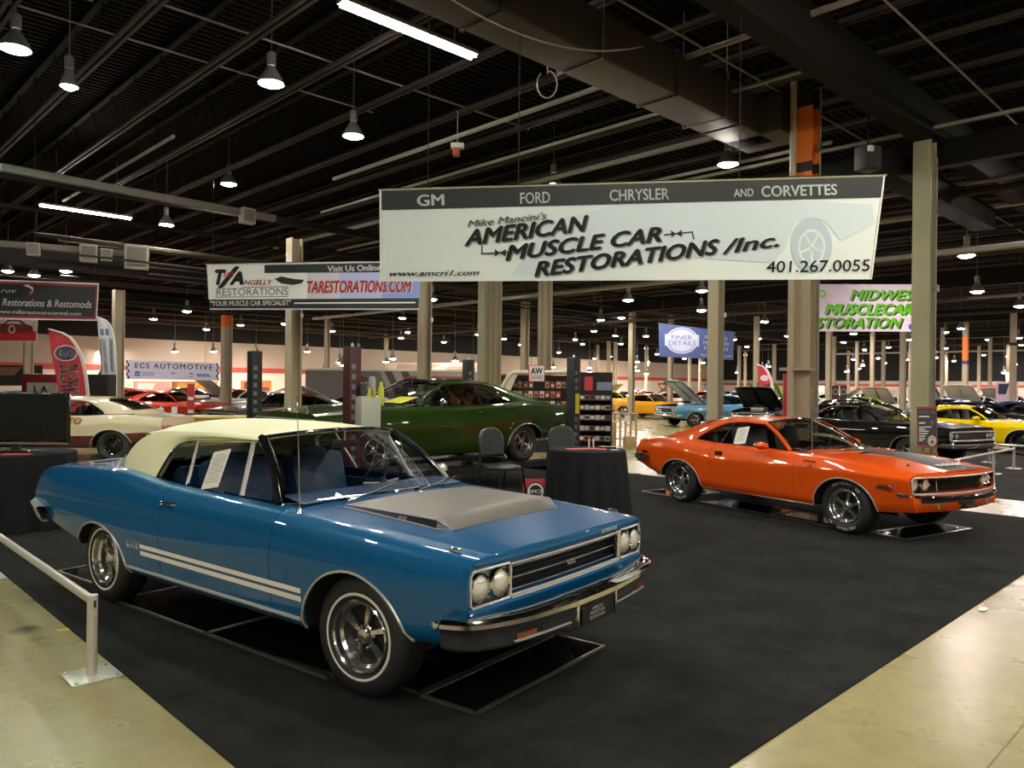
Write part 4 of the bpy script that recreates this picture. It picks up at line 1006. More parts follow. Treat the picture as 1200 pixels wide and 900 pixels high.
P = dict(label='dark green fastback muscle car raised on the car lift', x=-1.46, y=12.43, deg=225.0, z=.440, paint=GREEN, lines=G_LINES, arches=[(-1.50, .31, .43, .345), (1.486, .31, .42, .36)],
    gh=dict(G_GH, ws_glass=glass_mat('windscreen_glass', (.95, .97, .97), .25, .01)), bow=.06, rbow=.03, trim=mat('dark_grey_vinyl', (.03, .03, .03), .45), nose=dict(z=(.56, .80), lamps=(), bars=9, ring=.012, bumper=(.50, .05, .05)),
    wheels=dict(x=(-1.486, 1.486), R=(.335, .335), rim=.205, W=.22, y=.775, band=(RED_RUBBER, .245, .256)), door=(-.70, .74), rear_bumper=(.60, .05, .04))
green, NB = build_coupe(P)
for sg in (1, -1):
    h = MB(); y = NB.y_at(-.52, .86)+.02; h.tube([(-.58, sg*(y-.03), .86), (-.57, sg*y, .862), (-.46, sg*y, .862), (-.45, sg*(y-.03), .86)], .010, CHROME, 8); h.build('door_handle', parent=green)
    m = MB(); m.tube([(.34, sg*.87, .95), (.34, sg*.93, 1.0)], .012, CHROME, 8); m.ball((.34, sg*.96, 1.02), (.05, .07, .07), CHROME, 10); m.build('side_mirror', parent=green)
    badge(green, 'side_script', 'Charger', NB, -1.05, .90, sg, .07, shear=.3)
sh = MB(); sh.box((0, 0, 0), (.34, .46, .004), mat('yellow_sheet', '#e0d81e', .7)); sh = sh.build('dash_sheet'); tag(sh, 'yellow sheet on the dashboard of the green car', 'paper'); sh.location = car_point(green, .66, .32, 1.05); sh.rotation_euler = (.0, .25, radians(225))

# =================================================================== hanging banners, flags and posters
class Sheet:
    """flat cloth or board through corners (pixel, depth); marks are set out on its own face"""
    def __init__(s, tl, tr, br, bl, d):
        s.c = [at(*p, dd) for p, dd in zip((tl, tr, br, bl), d)]
        ex = (s.c[1]-s.c[0]).normalized(); up = (s.c[0]-s.c[3]); s.n = ex.cross(up).normalized(); s.ex = ex; s.up = s.n.cross(ex).normalized(); s.o = s.c[0]
        s.c = [p - s.n*((p-s.o).dot(s.n)) for p in s.c]; s.k = 0
    def pt(s, px, py, lift=0.):
        r = ray(px, py); e = Vector((0, 0, EYE)); t = (s.o-e).dot(s.n)/r.dot(s.n); return e + r*t + s.n*lift
    def base(s, name, label, cat, m, thick=.006, rod=None, group=None, back=None):
        c = s.c; b = [p - s.n*thick for p in c]; mb = MB()
        # a faint hang in the cloth
        N = 24; rows = []
        for j in range(5):
            t = j/4; rows.append([c[0].lerp(c[1], i/N).lerp(c[3].lerp(c[2], i/N), t) for i in range(N+1)])
        mb.grid(rows, m); mb.grid([[p - s.n*thick for p in r] for r in rows], back or m, flip=True)
        for e in ([r[0] for r in rows], [r[-1] for r in rows], rows[0], rows[-1]): mb.grid([e, [p - s.n*thick for p in e]], m)
        o = mb.build(name, smooth=0); s.obj = o; tag(o, label, cat, group)
        if rod:
            MB().tube([c[0]-s.ex*.04+s.up*.012-s.n*.004, c[1]+s.ex*.04+s.up*.012-s.n*.004], rod, CHROME if rod < .02 else STEEL, 8).build('top_rod', parent=o)
        return o
    def quad(s, name, pts, m, lift=None):
        s.k += 1; l = lift or .003+.0012*s.k
        return MB().add([s.pt(*p, l) for p in pts], [tuple(range(len(pts)))[::-1]], m).build(name, parent=s.obj, smooth=0)
    def text(s, name, items, m, shadow=None):
        """items: (string, (x0, y0), (x1, y1), cap height in px, options)"""
        s.k += 1
        for mm, dx, dy, l in ([(shadow[0], shadow[1], shadow[2], .003+.0012*s.k)] if shadow else []) + [(m, 0, 0, .0042+.0012*s.k)]:
            mb = MB()
            for it in items:
                tx, p0, p1, h = it[:4]; kw = it[4] if len(it) > 4 else {}; mir = kw.pop('mirror', 0) if kw else 0
                vs, fs = text_mesh(tx, 1., **kw); x0 = min(v.x for v in vs); x1 = max(v.x for v in vs)
                A, B_ = Vector(p0), Vector(p1); e = (B_-A); n = Vector((e.y, -e.x)).normalized(); out = []
                for v in vs:
                    f = (v.x-x0)/(x1-x0); f = 1-f if mir else f; q = A + e*f + n*(v.y/.70*h); out.append(s.pt(q.x+dx, q.y+dy, l))
                mb.add(out, [f[::-1] for f in fs] if mir else fs, mm)
            mb.build(name if mm is m else name+'_shadow', parent=s.obj, merge=False, smooth=0)
    def shape(s, name, polys, m):
        s.k += 1; mb = MB()
        for p in polys: mb.add([s.pt(*q, .003+.0012*s.k) for q in p], [tuple(range(len(p)))], m)
        return mb.build(name, parent=s.obj, smooth=0, merge=False)
def oval(cx, cy, rx, ry, n=28, a0=0): return [(cx+rx*cos(2*pi*k/n+a0), cy+ry*sin(2*pi*k/n+a0)) for k in range(n)]
def ringp(cx, cy, r, w_, n=28, ky=1.): 
    return [[(cx+rr*cos(a), cy+ky*rr*sin(a)) for rr, a in ((r, 2*pi*k/n), (r, 2*pi*(k+1)/n), (r-w_, 2*pi*(k+1)/n), (r-w_, 2*pi*k/n))] for k in range(n)]
def line(x0, y0, x1, y1, w_):
    d = Vector((x1-x0, y1-y0)).normalized(); n = Vector((-d.y, d.x))*w_/2; return [(x0+n.x, y0+n.y), (x1+n.x, y1+n.y), (x1-n.x, y1-n.y), (x0-n.x, y0-n.y)]
def wires(s, xs, name='hanging_wire', z=8.2):
    for f in xs:
        f, z = f if isinstance(f, tuple) else (f, z)
        p = s.c[0].lerp(s.c[1], f); mb = MB(); mb.tube([p+s.up*.01, (p.x, p.y, z)], .006, MATT_BLACK, 5); mb.build(name, parent=s.obj)
vinyl = mat('banner_pale_vinyl', '#dfe7e2', .45, var=(.5, '#d2e0de')); ink = mat('banner_black', '#191a1c', .5); inkgrey = mat('banner_grey_shadow', '#8f9694', .6); pale = mat('banner_mint_white', '#d6e6de', .5); faint = mat('banner_faint_blue', '#c9d8dd', .5); faint2 = mat('banner_faint_blue_darker', '#b4c6d0', .5)
white = mat('banner_white', '#e4e0e0', .5); red = mat('banner_red', '#b3202c', .5); redb = mat('banner_bright_red', '#cf3034', .5); blue = mat('banner_blue', '#3a57a8', .5); grey = mat('banner_slate', '#5a6076', .5)
# ---- the large banner over the stand
S = Sheet((447, 223), (1035, 206), (1020, 327), (447.5, 330), (9.91, 9.11, 9.11, 9.91))
S.base('hanging_banner', 'large pale banner with black top band and slanted black lettering, hung over the carpet', 'banner', vinyl, rod=.016)
S.quad('black_band', [(447.3, 223.5), (1034.8, 206.8), (1032.2, 231.5), (447.4, 246.5)], ink)
S.shape('printed_car', [[(600, 322), (640, 262), (720, 240), (860, 236), (960, 236), (1022, 240), (1024, 262), (985, 282), (968, 260), (950, 254), (930, 262), (920, 292), (905, 308), (780, 300), (690, 306), (660, 322)]], faint)
S.shape('printed_wheel', [oval(951, 288, 24, 32)], faint2); S.shape('printed_rim', ringp(951, 290, 16, 2.5, 20, 1.35) + [line(951, 290, 951+15*cos(a), 290+20*sin(a), 2.5) for a in (0.3, 1.56, 2.8, 4.1, 5.3)], vinyl)
F = dict(bold=.012)
S.text('makes', [('GM', (489, 241.5), (521, 240.5), 13, dict(bold=.02)), ('FORD', (610, 239), (645, 237.6), 13, dict(bold=.012)), ('CHRYSLER', (714.5, 235.6), (784, 233.6), 13, dict(bold=.012)), ('AND', (860, 230.8), (883, 230), 9, dict(bold=.012)), ('CORVETTES', (892, 230.8), (981, 228.2), 12.5, dict(bold=.02))], pale)
I = lambda **k: dict(dict(shear=.35, bold=.018), **k)
S.text('slogan', [("Mike Mancini's", (548, 266.5), (641, 256.5), 8, I(bold=.0)), ('AMERICAN', (544, 288.5), (692, 270), 18, I(bold=.035)), ('MUSCLE CAR', (592, 305.5), (777, 282.5), 17, I(bold=.035)), ('RESTORATIONS', (626, 324.5), (845, 297), 17, I(bold=.035)), ('/Inc.', (846, 298), (913, 288.5), 16, I(bold=.02))], ink, (inkgrey, 1.5, 1.2))
S.text('contact', [('www.amcri1.com', (457, 324), (562, 322.6), 6.4, I(bold=.012)), ('401.267.0055', (898, 319.5), (1019, 317.5), 13.5, dict(bold=.006, shear=.08))], ink)
S.shape('linkage_arrows', [line(565, 288, 565, 297.5, 1.6), line(564, 297.5, 586, 296.5, 1.6), [(580, 292), (586, 296.5), (580, 301)], [(593, 292), (586, 296.5), (593, 301)], line(586, 296, 596, 295.6, 1.6), line(778, 275.6, 812, 272, 1.6), line(811, 271.5, 813, 281, 1.6), [(786, 270), (792, 274), (787, 279)], [(799, 269.5), (792, 274), (799, 278)]], ink)
wires(S, ((.10, 8.2), (.29, 6.2), (.73, 8.2))) 
for e_, i0, i1 in ((-.015, 0, 3), (.012, 1, 2)): MB().tube([S.c[i0]+S.ex*e_, S.c[i1]+S.ex*e_], .012, WHITE, 6).build('side_hem', parent=S.obj)
# ---- restoration banner left of it
S = Sheet((242, 310), (493, 305.5), (491, 363), (246, 363), (20, 19.2, 19.2, 20))
lil = mat('banner_lilac', '#c4bfd2', .5); per = mat('banner_periwinkle', '#7f93d8', .5); per2 = mat('banner_periwinkle_pale', '#a9aede', .5)
S.base('hanging_banner', 'long banner with red and black lettering and a blue right half, left of centre', 'banner', lil, rod=.016)
S.quad('pale_field', [(242.6, 311), (360, 310), (360, 350.5), (244.6, 351)], white)
S.quad('blue_field', [(398, 320), (492, 318), (491.3, 350), (398, 350)], per2); S.quad('blue_field', [(448, 319), (492.3, 318), (491.4, 350), (448, 350)], per)
S.quad('black_band', [(310, 310.6), (492.8, 307), (492.4, 318.6), (310, 320)], ink); S.quad('black_band', [(245, 351), (491.3, 349.5), (490.8, 361.4), (245.8, 361.4)], ink)
S.text('white_lettering', [('Visit Us Online', (384, 318.6), (446, 316.8), 7, dict(bold=.02)), ('"YOUR MUSCLE CAR SPECIALIST"', (247, 358.6), (341, 357.4), 5.6, dict(bold=.02))], white); S.shape('white_rule', [line(345, 355.3, 487, 354.6, 1.6)], white)
S.text('black_lettering', [('T', (252, 333.5), (266, 333.2), 17, dict(shear=.3, bold=.05)), ('A', (269, 333.5), (286, 333.2), 15, dict(shear=.3, bold=.05)), ('/', (255, 337), (282, 336.5), 24, dict(shear=.35, bold=.03))], ink)
S.text('red_lettering', [('ROY', (262, 325), (276, 324.6), 6, dict(shear=.3, bold=.02)), ('NGELLY', (286, 334), (320, 333.4), 5.6, dict(shear=.3, bold=.02))], red)
S.text('slate_lettering', [('RESTORATIONS', (254, 346.6), (338, 345.8), 8.6, {})], grey); S.shape('slate_rule', [line(253, 348.3, 338, 347.6, .8), line(284, 336.6, 338, 336, .8)], grey)
S.text('web_lettering', [('TARESTORATIONS.COM', (360, 343), (483, 342), 13.5, dict(shear=.25, bold=.03))], redb, (white, 1.1, .9))
S.shape('printed_car', [[(322, 327), (330, 324), (345, 327), (357, 328), (354, 332), (344, 334), (330, 332)]], ink); wires(S, (.03, .97))
# ---- black banner at the left edge, and the small red one under it
S = Sheet((-60, 325.5), (116, 332), (113.5, 376), (-60, 373), (20, 20.6, 20.6, 20))
S.base('hanging_banner', 'black banner with red border and white script lettering at the left edge', 'banner', white)
S.quad('red_border', [(-60, 327.2), (114.8, 333.6), (112.4, 374.6), (-60, 371.4)], mat('banner_dark_red', '#8e2430', .5)); S.quad('black_field', [(-60, 330.4), (112.4, 336.2), (110.6, 371.6), (-60, 368.2)], ink)
S.text('white_lettering', [('Restorations & Restomods', (3, 358), (107.5, 361), 8.4, dict(shear=.2, bold=.012)), ('www.millerautocarecarmel.com', (-4, 367), (95, 370), 4.6, dict(bold=.012)), ('rov', (1, 343), (20, 343.4), 5.5, dict(shear=.35, bold=.01))], white)
S.shape('swoosh', [[(27, 334.5), (33, 333.5), (39, 337), (39.5, 342), (36, 338), (32, 336.4)]], white); S.shape('swoosh', [[(34, 342), (39.5, 340), (38, 345.5), (35, 345)]], redb); wires(S, (.5, .97), z=4.9)
S = Sheet((-60, 369), (44.5, 372), (43, 400.5), (-60, 400.5), (22, 22, 22, 22))
S.base('hanging_banner', 'small white and red banner with a drawn car below the black banner', 'banner', white)
S.quad('red_field', [(-60, 391), (42.6, 388), (42, 399.4), (-60, 399.4)], redb)
cr = mat('banner_brown', '#7a3a38', .5)
S.shape('printed_car', [[(-8, 386), (-6, 381), (4, 379), (10, 374.8), (24, 375), (31, 380), (38, 382), (39, 388), (30, 390), (4, 390.5)]], cr); S.shape('printed_wheel', [oval(14, 386, 4.2, 5)], white); S.shape('printed_rim', [oval(14, 386, 2.6, 3.2)], cr); S.shape('printed_window', [[(7, 379.4), (12, 376.2), (22, 376.4), (26, 380)]], white); wires(S, (.97,))
# ---- checked banner between two columns at the left
S = Sheet((147, 421.5), (257, 425.5), (256, 446), (147.5, 444), (26.6, 28.5, 28.5, 26.6))
lav = mat('banner_lavender', '#d6d0ea', .5, emit=None)
S.base('hanging_banner', 'white banner with black checked ends stretched between two columns at the left', 'banner', lav)
ck_ = []
for c0, c1 in ((147.6, 151.6), (253.2, 256.6)):
    for i in range(6):
        for j in range(2):
            if (i+j) % 2 == 0:
                x0, x1 = lerp(c0, c1, j/2), lerp(c0, c1, (j+1)/2); ya = lerp(421.8, 425.6, (x0-147)/110); yb = lerp(444, 446, (x0-147)/110); ck_.append([(x0, lerp(ya, yb, i/6)), (x1, lerp(ya, yb, i/6)), (x1, lerp(ya, yb, (i+1)/6)), (x0, lerp(ya, yb, (i+1)/6))])
S.shape('checks', ck_, ink)
S.text('black_lettering', [('ECS AUTOMOTIVE', (158, 431.2), (249, 433.6), 6.2, dict(spacing=1.25, bold=.012))], ink)
S.shape('blue_square', [[(158, 435), (164, 435.2), (164, 440.8), (158, 440.6)]], blue); S.text('square_letters', [('GM', (158.8, 439.4), (163.2, 439.6), 2.6, {})], white)
S.shape('grey_lines', [line(166, 436.6, 181, 437, .8), line(166, 439, 180, 439.4, .8), line(200, 437.2, 205, 437.4, 1.2), line(222, 437.6, 226, 437.8, 1.4)], grey); S.shape('blue_lines', [line(230, 438.6, 245, 439, 1.2), line(231, 440.6, 247, 441, 1.2)], blue); S.shape('red_lines', [line(222, 441, 226, 441.2, 1.)], redb)
for f, px in ((0, 140.5), (1, 263)):
    for k in (0, 1):
        a = S.c[f].lerp(S.c[3-f], .1+.8*k); b_ = at(px, 450, 27 if f == 0 else 30.6); b_.z = a.z+.02; MB().tube([a, b_], .006, WHITE, 4).build('tie_cord', parent=S.obj)
# ---- dark blue banner, green lettered banner
S = Sheet((772, 378.6), (860.5, 389.6), (859, 421.8), (772.5, 418), (29, 30, 30, 29)); nv = mat('banner_navy', '#46598c', .5); pw = mat('banner_cool_white', '#b9c4dc', .5)
S.base('hanging_banner', 'dark blue banner with a white oval emblem, hung behind the beige column', 'banner', nv, rod=.014)
S.shape('oval', [oval(799, 399, 19, 15.5)], pw); S.shape('oval_line', ringp(799, 399, 17, .9, 30, .82), nv); S.quad('oval_band', [(779, 391.5), (819, 392.5), (819, 406), (779, 405)], pw)
S.text('emblem_lettering', [('FINER', (787, 397.6), (811, 398.2), 5, {}), ('DETAILS', (783.5, 404.4), (815.5, 405), 5.4, {})], nv)
S.text('white_lettering', [('RESTORE', (826, 397), (852, 399.4), 4, dict(bold=.01)), ('METAL & WD', (824, 403.4), (854, 405.6), 4, dict(bold=.01)), ('PARTS 419', (825, 409.6), (853, 411.6), 4, dict(bold=.01)), ('thefinerdetails.com', (821, 417), (857, 418.6), 3, {})], pw); wires(S, (.05, .95), z=7.2)
S = Sheet((938, 333), (1092, 333.4), (1092, 388.6), (938, 388.2), (21.5, 22, 22, 21.5)); gw = mat('banner_pink_white', '#dccfdc', .5, var=(1.4, '#c3aec4')); gr_ = mat('banner_lime', '#6fd015', .5)
S.base('hanging_banner', 'white banner with slanted lime green lettering behind the two right columns', 'banner', gw, rod=.014)
S.text('green_lettering', [('MIDWEST', (995, 351.4), (1084, 351.6), 12, dict(shear=.35, bold=.03)), ('MUSCLECAR', (965.5, 368), (1070, 368.2), 12, dict(shear=.35, bold=.05)), ('RESTORATION', (936, 384), (1058, 384.2), 12, dict(shear=.35, bold=.03))], gr_, (mat('banner_dark_green', '#1c3410', .5), 2.0, 1.3)); wires(S, (.03, .97), z=7.2)
S.shape('green_swirl', ringp(963, 344, 5.5, 2.5, 16, .8), gr_); S.shape('blue_spot', [oval(1067, 383, 2.5, 3.5)], blue)
# ---- feather flags: cloth on a bent pole
def feather(name, label, pts_l, pts_r, d, m, hem, foot_py=None):
    S = Sheet(pts_l[0], (pts_l[0][0]+20, pts_l[0][1]), (pts_l[0][0]+20, pts_l[0][1]+40), (pts_l[0][0], pts_l[0][1]+40), (d, d, d, d))
    L_ = pch([(y, x) for x, y in pts_l]); R_ = pch([(y, x) for x, y in pts_r]); y0, y1 = pts_r[0][1], pts_r[-1][1]; rows = []
    for i in range(25):
        y = lerp(y0, y1, i/24); a, b_ = L_(y)[0], R_(y)[0]; rows.append([S.pt(lerp(a, b_, k/6), y, .015*sin(k*1.1+y*.08)) for k in range(7)])
    root = thing(name, label, 'flag', (0, 0, 0)); S.obj = root
    MB().grid(rows, m).build('cloth', parent=root, solid=.004)
    MB().grid([[S.pt(R_(lerp(y0, y1, i/24))[0]-w_, lerp(y0, y1, i/24), .022) for w_ in (2.6 if hem else .5, 0)] for i in range(25)], hem or m).build('hem', parent=root)
    p = [S.pt(R_(lerp(y0, y1, i/24))[0]+.4, lerp(y0, y1, i/24), 0) for i in range(25)]; q = p[-1].copy(); q.z = .0
    MB().tube([S.pt(pts_l[0][0], pts_l[0][1], 0)]+p+[q], .018, WHITE, 6).build('pole', parent=root); MB().lathe([(.001, .04), (.22, .04), (.25, 0), (.001, 0)], BLACK, 16, Matrix.Translation(q)).build('foot', parent=root)
    return S
fl = mat('flag_red', '#c43a46', .6); fp = mat('flag_pink_white', '#e6cfd4', .6)
S = feather('feather_flag', 'red feather flag with white hem and mirrored lettering behind the cream car', [(57, 386), (60, 410), (66, 445), (69, 470), (70, 500)], [(57, 385), (75, 390), (88, 402), (97, 422), (102, 445), (104, 470), (104, 500)], 21, fl, fp) if 0 else feather('feather_flag', 'red feather flag with white hem and mirrored lettering behind the cream car', [(57, 385.5), (60, 410), (66, 445), (69, 470), (70, 500)], [(58, 385.6), (75, 389.5), (88, 402), (97, 422), (102, 445), (104, 470), (104, 500)][0:1] + [(80, 393), (90, 405), (97, 421), (102, 445), (104, 470), (104, 500)], 21, fl, fp)
S.k = 26; nvy = mat('flag_navy', '#4a4266', .6)
S.shape('emblem', [oval(78, 414, 14, 9.6)], fp); S.k = 29; S.shape('emblem_field', [oval(78, 414, 12.6, 8.2)], nvy); S.k = 32
S.text('emblem_lettering', [('NOGGIN', (67, 418), (89.5, 418), 8, dict(mirror=1, bold=.03))], fp)
S.text('flag_lettering', [('MARKETING', (69.5, 425), (73.5, 466), 23, dict(mirror=1, bold=.02))] if 0 else [('MARKETING', (97 - 3, 463), (92, 426), 22, dict(bold=.02))], fp)
fw = mat('flag_white', '#c9d0d4', .6); fb = mat('flag_blue_grey', '#5f7c96', .6)
S = feather('feather_flag', 'white feather flag with blue and grey checks beside the left column', [(113.5, 371.5), (116, 400), (119, 440), (121, 470)], [(114.5, 371.6), (125, 376), (131, 386), (134.6, 405), (136, 440), (136, 462)], 25, fw, None)
S.k = 26; S.shape('blue_blocks', [[(118, 385.5), (122, 385.5), (122.5, 393), (118.5, 393)], [(124, 385.5), (128, 385.5), (128.5, 393), (124.5, 393)], [(124.5, 440), (128.5, 440), (128.5, 447), (124.5, 447)]], fb)
chk = []
for i in range(24):
    for j in range(2):
        if (i+j) % 2 == 0: chk.append([(128.6+1.9*j+.08*i, 397+1.6*i), (130.5+1.9*j+.08*i, 397+1.6*i), (130.5+1.9*j+.08*i, 398.6+1.6*i), (128.6+1.9*j+.08*i, 398.6+1.6*i)])
        else: chk.append([(117.2+1.1*j+.07*i, 397+1.6*i), (118.3+1.1*j+.07*i, 397+1.6*i), (118.3+1.1*j+.07*i, 398.6+1.6*i), (117.2+1.1*j+.07*i, 398.6+1.6*i)])
S.shape('checks', chk, mat('flag_dark_grey', '#3e4450', .6)); S.text('flag_lettering', [('EXPERT CAR SERVICE', (127.4, 436), (124.4, 397), 4, dict(bold=.01))], fb)
S = feather('feather_flag', 'small red feather flag in the distance between the two middle columns', [(887, 427), (889, 445), (892, 470), (893, 482)], [(888, 427.2), (896, 430), (901, 437), (905, 448), (906.5, 465), (906.5, 482)], 36.2, fl, fp)
S.k = 26; S.shape('emblem', [oval(895.5, 443, 5, 3.6)], fp); S.text('flag_lettering', [('MARKETING', (904, 466), (902.6, 449), 10, dict(bold=.02))], fp)
# ---- poster on an easel in front of the right column
ea = thing('poster_easel', 'black poster with red border on an easel in front of the pale green column', 'poster', (0, 0, .012))
S = Sheet((1074.5, 477.5), (1098, 477), (1098.5, 526), (1075, 525.5), (13.3, 13.3, 13.1, 13.1)); 
o = S.base('poster_board', None, None, mat('poster_red', '#8a2430', .4), thick=.012); o.parent = ea
pk = mat('poster_black', '#221e20', .3); pwh = mat('poster_white', '#d8d4cc', .5)
S.quad('poster_field', [(1075.6, 480.5), (1097.4, 480), (1097.4, 523), (1075.8, 522.6)], pk)
S.shape('poster_lines', [line(1076.8, 489, 1089, 489, 1.4), line(1076.8, 496.5, 1084, 496.5, 1.6), line(1076.8, 501.5, 1091.5, 501.3, 1.2), line(1076.8, 504, 1084, 504, 1.0), line(1076.8, 506.2, 1088, 506.1, 1.2), line(1076.8, 509.2, 1087, 509.1, 1.2), line(1076.8, 512.2, 1084, 512.1, 1.2), line(1076.8, 515, 1084, 515, 1.1), line(1076.8, 517, 1081, 517, 1.1)], pwh)
S.text('poster_lettering', [('MUSCLE CAR', (1076.6, 486), (1096, 485.4), 3.6, dict(bold=.02, shear=.2)), ('T', (1090, 498.5), (1094, 498.5), 4, {})], mat('poster_grey', '#8f8a88', .5))
S.shape('poster_seal', [oval(1092, 517.5, 4.9, 6)], pwh); S.shape('poster_seal_ring', ringp(1092, 517.5, 3.9, .9, 20, 1.22), pk); S.shape('poster_seal_mark', [[(1089.6, 520), (1092, 514.6), (1094.4, 520)]], pk)
lg = MB(); wood = mat('easel_wood', '#8a6a44', .6)
def tog(px, d, z): p = at(px, 450, d); p.z = z; return p
for a, b_ in ((tog(1082, 13.4, .95), tog(1083.5, 13.3, 0)), (tog(1096, 13.4, .95), tog(1101, 13.3, 0)), (tog(1090, 13.6, 1.2), tog(1094, 14.0-.25, 0))):
    MB().tube([a, b_], .016, wood, 6).build('leg', parent=ea)
MB().tube([tog(1076, 13.24, .62), tog(1100, 13.24, .62)], .014, wood, 6).build('ledge', parent=ea)

# =================================================================== stand furniture and small things
cloth = mat('black_tablecloth', (.014, .0165, .0175), .9, spec=.1)
redp = mat('flyer_red', '#c23a44', .6); alu = mat('rail_aluminium', '#d2ccc2', .36, .45)
def rail_post(p, label, h=.48, z=0.):
    r = thing('rail_post', label, 'post', (p[0], p[1], z), GA, None)
    b = MB(); b.box((0, 0, .006), (.27, .27, .012), alu, bev=.003)
    for x in (-1, 1):
        for y in (-1, 1): b.lathe([(.010, .012), (.010, .018), (.001, .02)], STEEL, 8, Matrix.Translation((x*.11, y*.11, 0)))
    b.build('base_plate', parent=r)
    MB().lathe([(.029, .012), (.029, h-.004), (.026, h), (.001, h)], alu, 20).build('tube', parent=r); MB().box((.005, -.03, h-.05), (.012, .006, .04), BLACK).build('slot', parent=r)
    return r
def rail(p, q, label, z=.445):
    a, b_ = Vector((p[0], p[1], z)), Vector((q[0], q[1], z)); d = (b_-a).normalized()*.035; return tag(MB().tube([a+d, b_-d], .026, alu, 14).build('rail'), label, 'railing')
A0 = gnd(112, 791); A0 = uv(1.395, to_uv(A0)[1]); ud = Vector((VX, VY, 0)); A1 = A0+ud*3.02; A2 = A1+ud*3.02
rail_post(A0, 'silver rail post with square base plate at the left front'); rail_post(A1, 'silver rail post cut off by the left picture edge'); 
rail(A0, A1, 'silver tubular rail along the left edge of the carpet')
B0 = gnd(1164, 556); B1 = B0 - Vector((UX, UY, 0))*3.0; B2 = B0 + Vector((UX, UY, 0))*1.6
rail_post(B0, 'silver rail post in front of the black coupe at the right', z=.0095); rail_post(B1, 'rail post hidden behind the orange car nose', z=.0095); rail_post(B2, 'rail post past the right picture edge', z=.0095)
rail(B0, B1, 'silver rail from the post down behind the orange hood'); rail(B0, B2, 'silver rail running from the post out of the right edge')
C0 = at(1160, 450, 18.2); C1 = C0+Vector((VX, VY, 0))*-3.2
rail_post(C0, 'silver rail post behind the black coupe nose', z=.0095); rail(C0, C1, 'silver rail in front of the yellow sports car'); rail_post(C1, 'rail post in front of the yellow car, past the edge', z=.0095)
# ---- black mirror panels under the cars
mir = mat('black_mirror', (.05, .05, .052), .05, .9); edge_m = mat('panel_edge', '#8a857c', .35, .8)
def panel(root, x0, x1, y0, y1, label, z=.0125, tilt=0.):
    c = car_point(root, (x0+x1)/2, (y0+y1)/2, 0); r = thing('floor_mirror', label, 'mirror panel', (c[0], c[1], z), root.rotation_euler.z); w_, h = x1-x0, y1-y0
    r.rotation_euler = (0, tilt, root.rotation_euler.z)
    MB().box((0, 0, 0), (w_, h, .008), mir).build('sheet', parent=r, smooth=0)
    e = MB()
    for s in (-1, 1): e.box((0, s*h/2, .002), (w_+.02, .02, .016), edge_m); e.box((s*w_/2, 0, .002), (.02, h+.02, .016), edge_m)
    e.build('frame', parent=r, smooth=0, merge=False); return r
panel(gtx, -1.42, -.15, -.80, -.18, 'black mirror panel under the blue car door, rear of the two'); panel(gtx, -.13, 1.14, -.80, -.18, 'black mirror panel under the blue car door, front of the two')
panel(gtx, 1.24, 1.70, -.62, .66, 'black mirror panel under the blue car front bumper, rear one'); panel(gtx, 1.74, 2.13, -.64, .68, 'black mirror panel in front of the blue car bumper', .018, -.01)
panel(gtx, -2.75, -2.02, -.68, .5, 'black mirror panel under the tail of the blue car')
panel(orange, -1.15, .1, -.60, .0, 'black mirror panel under the orange car door, rear of the two'); panel(orange, .12, 1.12, -.60, .0, 'black mirror panel under the orange car door, front of the two')
panel(orange, 1.55, 2.02, -.52, .84, 'black mirror panel under the orange car nose'); panel(orange, -2.45, -1.75, -.62, .4, 'black mirror panel under the orange car tail')
# ---- round tables with floor-length cloths
def round_table(x, y, h, r, label, flare=1.25, seed=1):
    t = thing('cocktail_table', label, 'table', (x, y, .0085)); rn = random.Random(seed); n = 96; rows = []
    ph = [rn.uniform(0, 6.28) for _ in range(3)]
    for i in range(13):
        f = i/12; rr = r*(1+(flare-1)*f**1.1); z = h*(1-f)+.004
        row = []
        for k in range(n):
            a = 2*pi*k/n; w_ = .15*f**.7*(sin(a*15+ph[0]+.5*sin(a*3+ph[1]))*.8+.3*sin(a*8+ph[1])+.12*sin(a*29+ph[2])); row.append(Vector(((rr*(1+w_*.55))*cos(a), (rr*(1+w_*.55))*sin(a), z)))
        rows.append(row)
    top = [[Vector((r*q*cos(2*pi*k/n), r*q*sin(2*pi*k/n), h+.004)) for k in range(n)] for q in (.02, .5, .96)]
    MB().grid(top+[[Vector((r*.99*cos(2*pi*k/n), r*.99*sin(2*pi*k/n), h)) for k in range(n)]]+rows[1:], cloth, closed=True, flip=True).build('tablecloth', parent=t, smooth=50)
    MB().lathe([(.04, .02), (.04, h-.03)], BLACK, 12).build('pole', parent=t); MB().lathe([(.28, 0), (.28, .02), (.04, .03)], BLACK, 20).build('foot', parent=t); MB().lathe([(.001, h-.03), (r*.97, h-.03), (r*.97, h-.004), (.001, h-.004)], BLACK, 32).build('table_top', parent=t)
    return t
TX = at(689, 450, 8.75); TH = 1.0135
round_table(TX.x, TX.y, TH-.0085, .44, 'tall round table under a black cloth behind the blue car', 1.16, 4)
def flat(name, label, cat, p, size, m, rz=0., z=.003):
    o = MB().box((0, 0, 0), (*size, z), m, bev=min(.001, z*.3)).build(name); o.location = p; o.rotation_euler = (0, 0, rz); return tag(o, label, cat)
flat('flyer', 'red flyer on the left of the black cloth table', 'flyer', (TX.x-.10, TX.y-.04, TH+.008), (.28, .2), redp, .2); flat('flyer', 'red flyer lapping the other on the black cloth table', 'flyer', (TX.x+.08, TX.y-.07, TH+.0125), (.26, .18), redp, -.25)
